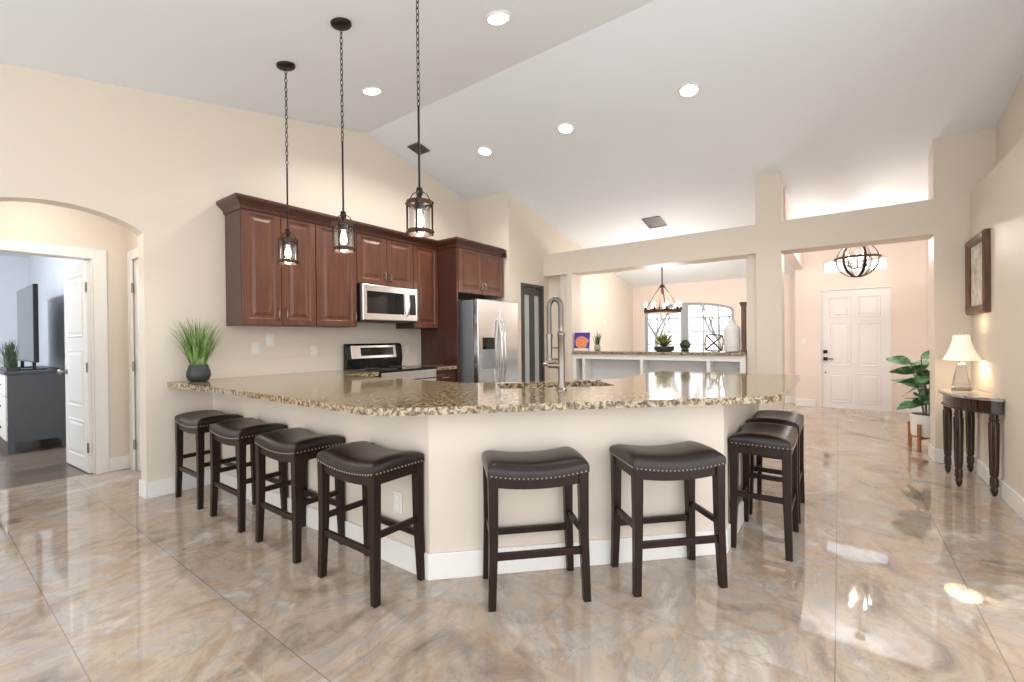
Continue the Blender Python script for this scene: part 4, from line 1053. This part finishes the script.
m = MB().cyl((ox, oy, oz + orr - .01), (ox, oy, cz(7.15) - .02), .007).lathe([(.06, -.03), (.06, 0)], (ox, oy, cz(7.15) - .001), 20); m.build('stem', M_iron, ob_)
for k in range(4):
    a = PI / 2 * k + .6
    lamp('foyer_lamp', 'POINT', (ox + .11 * math.cos(a), oy + .11 * math.sin(a), oz + .10), 12, (1, .93, .88), ob_, .02)

# ---------------------------------------------------------------- console table, lamp, picture, fig plant
tcx, tcy = 5.21, YR + .012
tb = thing('console_table', 'dark half-round console table with a stone top against the right wall', 'console table', (tcx, tcy, 0))
def demi(rx, ry, k=28): return [(tcx + rx * math.cos(PI * i / k), tcy + ry * math.sin(PI * i / k)) for i in range(k + 1)]
MB().prism(demi(.46, .285), .722, .745).build('tabletop', M_stone, tb, bevel=.004, label='grey stone half-round top')
MB().prism(demi(.43, .255), .622, .722).build('apron', M_table, tb, bevel=.002)
m = MB().tube([(tcx + .436 * math.cos(PI * i / 28), tcy + .004 + .258 * math.sin(PI * i / 28), .628) for i in range(29)], .006, 6); m.build('bead_moulding', M_table, tb, smooth=60)
lp = [(.006, 0), (.014, .008), (.021, .035), (.022, .055), (.018, .066), (.018, .070), (.024, .074), (.025, .10), (.024, .135), (.019, .142), (.019, .147), (.024, .152), (.025, .18), (.027, .21), (.030, .45), (.031, .55), (.024, .565), (.03, .575), (.024, .59), (.024, .64)]
for lxp, lyp in ((4.83, -.932), (5.0, -.768), (5.45, -.768), (5.585, -.932)):
    m = MB().lathe(lp, (lxp, lyp, 0), 48, .10, 12); m.build('leg', M_table, tb, smooth=50)
lxc, lyc, lz = 5.36, -.845, .7455
la = thing('table_lamp', 'lit table lamp with white bell shade and glass base on the console', 'lamp', (lxc, lyc, lz))
m = MB().lathe([(.062, 0), (.066, .008), (.062, .016), (.055, .018)], (lxc, lyc, lz), 24); m.build('foot', M_nickel, la, smooth=40)
R = [[(lxc + s * q[0], lyc + s * q[1], lz + z) for q in ((-1, -1), (1, -1), (1, 1), (-1, 1))] for s, z in ((.058, .018), (.056, .03), (.030, .215), (.022, .23))]
m = MB(); m.loft(R); m.build('base', M_crystal, la, bevel=.01)
m = MB().cyl((lxc, lyc, lz + .23), (lxc, lyc, lz + .49), .006).lathe([(.015, .23), (.018, .245), (.010, .26)], (lxc, lyc, lz), 14); m.build('stem', M_nickel, la, smooth=40)
m = MB(); R = []
for t_ in range(9):
    u = t_ / 8; r = .165 * (1 - u) ** 1.7 + .072 * (1 - (1 - u) ** 1.7); z = .255 + .215 * u
    R.append([(lxc + r * math.cos(2 * PI * q / 16 + .2), lyc + min(1, 1) * r * .72 * math.sin(2 * PI * q / 16 + .2), lz + z) for q in range(16)])
m.loft(R, cap=False); m.build('lamp_shade', M_shade, la, smooth=20)
m = MB().ball((lxc, lyc, lz + .36), .03, 12); m.build('bulb', M_bulb, la, smooth=60)
m = MB().ball((lxc, lyc, lz + .495), .008, 8); m.build('finial', M_nickel, la)
lamp('table_lamp_light', 'POINT', (lxc, lyc, lz + .40), 3.0, (1, .86, .66), la, .04)
lamp('table_lamp_light_down', 'POINT', (lxc, lyc, lz + .28), 2.0, (1, .86, .66), la, .04)
# picture
px0, px1, pzz0, pzz1 = 5.13, 5.765, 1.395, 2.065
pt = thing('framed_picture', 'wood-framed painting hanging on the right wall above the console', 'picture', ((px0 + px1) / 2, YR, pzz0))
yb_, yf_ = YR + .001, YR + .035
m = MB()
P4 = lambda ins, y: [(px0 + ins, y, pzz0 + ins), (px1 - ins, y, pzz0 + ins), (px1 - ins, y, pzz1 - ins), (px0 + ins, y, pzz1 - ins)]
m.loft([P4(0, yb_), P4(0, yf_), P4(.02, yf_ + .012), (P4(.05, yf_ + .004)), P4(.066, yf_ - .006), P4(.072, yf_ - .012), P4(.072, yb_)], cap=False); m.build('frame', M_frame, pt)
MB().box(px0 + .071, px1 - .071, yb_, yf_ - .018, pzz0 + .071, pzz1 - .071).build('painting', M_paint, pt)
# fig plant in the foyer
gx, gy = 6.42, -.75
fg = thing('potted_fig', 'fiddle-leaf fig in a white pot on an orange wood stand by the pillar', 'plant', (gx, gy, 0))
m = MB()
for k in range(4):
    a = PI / 4 + k * PI / 2 + .25; x, y = gx + .155 * math.cos(a), gy + .155 * math.sin(a)
    MB().box(-.014, .014, -.014, .014, 0, .28).xform(Matrix.Translation((x, y, 0)) @ Matrix.Rotation(a, 4, 'Z')).build('stand_leg', M_oak, fg, bevel=.003)
for k in range(2):
    a = PI / 4 + k * PI / 2 + .25; m.box(-.15, .15, -.012, .012, .115, .14, Matrix.Translation((gx, gy, 0)) @ Matrix.Rotation(a, 4, 'Z'))
m.build('stand_rail', M_oak, fg)
MB().lathe([(.10, .142), (.128, .146), (.134, .17), (.138, .37), (.136, .375), (.125, .375), (.125, .34), (.001, .34)], (gx, gy, 0), 28).build('pot', M_white_pot, fg, smooth=40)
MB().lathe([(.001, .345), (.124, .345), (.124, .34), (.001, .34)], (gx, gy, 0), 20).build('soil', M_soil, fg)
m = MB(); tips = []
for k in range(5):
    a = 2 * PI * k / 5 + .3; b = .03 + .05 * (k % 3)
    pts = [(gx + .02 * math.cos(a), gy + .02 * math.sin(a), .34), (gx + b * .7 * math.cos(a), gy + b * .7 * math.sin(a), .58), (gx + b * 1.6 * math.cos(a), gy + b * 1.6 * math.sin(a), .84 + .065 * k)]
    m.tube(pts, [.009, .008, .005], 6); tips.append(pts)
m.build('stem', M_bark, fg, smooth=60)
m = MB(); rl = random.Random(5)
def fig_leaf(base, ang, elev, L, wd, roll=0.0):
    d = Vector((math.cos(ang) * math.cos(elev), math.sin(ang) * math.cos(elev), math.sin(elev))); sd = Vector((-math.sin(ang), math.cos(ang), 0)); sd = Matrix.Rotation(roll, 3, d) @ sd; up = d.cross(sd)
    rows = []; nL = 8
    for i in range(nL + 1):
        t = i / nL; wv = wd * (math.sin(PI * min(1, t ** .75 * .97 + .02)) ** .8) * (0.75 + .35 * t) + .001
        c0 = Vector(base) + d * L * t + Vector((0, 0, -1)) * (.25 * L * t * t)
        rows.append([m.bm.verts.new(c0 + sd * wv * q + up * (.18 * wv * abs(q) + .004 * math.sin(9 * t + 3 * q))) for q in (-1, -.5, 0, .5, 1)])
    for a, b in zip(rows, rows[1:]):
        for q in range(4): m.bm.faces.new((a[q], a[q + 1], b[q + 1], b[q]))
for pts in tips:
    for k in range(10):
        f = .3 + .7 * k / 9
        p0, p1, p2 = map(Vector, pts)
        p = p0.lerp(p1, f * 2) if f < .5 else p1.lerp(p2, (f - .5) * 2)
        aa = rl.uniform(0, 2 * PI)
        fig_leaf(p, aa, rl.uniform(-.35, .8), rl.uniform(.18, .27), rl.uniform(.062, .088), rl.uniform(-.9, .9))
m.build('foliage', M_leaf, fg, smooth=70)

# ---------------------------------------------------------------- bedroom things
dsx0, dsx1, dy0, dy1 = .655, 1.15, 7.42, 9.0
ds = thing('dresser', 'dark grey dresser seen through the bedroom doorway', 'dresser', ((dsx0 + dsx1) / 2, 8.2, 0))
MB().box(dsx0 + .01, dsx1 - .0, dy0 + .012, dy1, .12, .89).build('body', M_dresser, ds, bevel=.003)
MB().box(dsx0 - .015, dsx1 + .005, dy0 - .012, dy1 + .012, .89, .92).build('top', M_dresser, ds, bevel=.006)
for x in (dsx0 + .035, dsx1 - .03):
    for y in (dy0 + .035, dy1 - .03): MB().box(x - .028, x + .028, y - .028, y + .028, 0, .30).build('leg', M_dresser, ds, bevel=.004)
for i in range(3):
    for k in range(2):
        y0 = dy0 + .03 + k * .77; z0 = .15 + i * .245
        d = MB().box(dsx0 - .006, dsx0 + .012, y0, y0 + .75, z0, z0 + .235).build('drawer', M_trim, ds, bevel=.004, label='drawer front painted white for the light falling on it')  # light on the dresser front put into the colour by using white
        MB().ball((dsx0 - .02, y0 + .375, z0 + .12), .016, 10).build('knob', M_hard, d, smooth=60)
tv = thing('television', 'flat black television standing on the bedroom dresser', 'television', (.93, 8.0, .92))
m = MB().box(.875, .915, 7.45, 8.7, 1.01, 1.92); o = m.build('cabinet', M_black, tv, bevel=.006)
MB().box(.872, .8755, 7.465, 8.685, 1.03, 1.905).build('screen', M_screen, o)
for y in (7.6, 8.5): MB().box(.79, 1.0, y, y + .06, .9205, .935).box(.88, .91, y + .01, y + .05, .935, 1.02).build('stand_foot', M_black, tv)
t = thing('planter_tray', 'dark tray of spiky grass on the dresser before the television', 'plant', (.72, 7.9, .9205))
MB().box(.665, .775, 7.5, 7.95, .9205, .965).build('tray', M_black, t, bevel=.004)
m = MB()
for k in range(90): blade(m, (random.uniform(.68, .76), random.uniform(7.52, 7.93), .96), random.choice((PI / 2, -PI / 2, PI)) + random.uniform(-.5, .5), random.uniform(.05, .5), random.uniform(.2, .36), .008, .3)
m.build('foliage', M_darkleaf, t)

# added flush lamps, out of view, to brighten vestibule and bedroom
def flush(label, x, y, z, e, col):
    t = thing('added_ceiling_light', label, 'fill light', (x, y, z))
    MB().lathe([(.001, -.02), (.16, -.02), (.165, -.001), (.001, -.001)], (x, y, z), 28).build('base', M_nickel, t, smooth=40)
    MB().lathe([(.001, -.09), (.07, -.082), (.13, -.055), (.15, -.02), (.001, -.02)], (x, y, z), 28).build('diffuser', M_shade, t, smooth=40)
    lamp('fill_lamp', 'POINT', (x, y, z - .16), e, col, t, .12)
flush('unseen round light added on the vestibule ceiling to brighten it, above the arch', .6, 5.0, 2.449, 10, (1, .93, .84))
flush('unseen round light added on the bedroom ceiling to brighten it and cast the television shadow', -.9, 7.6, 2.599, 130, (.95, .98, 1))
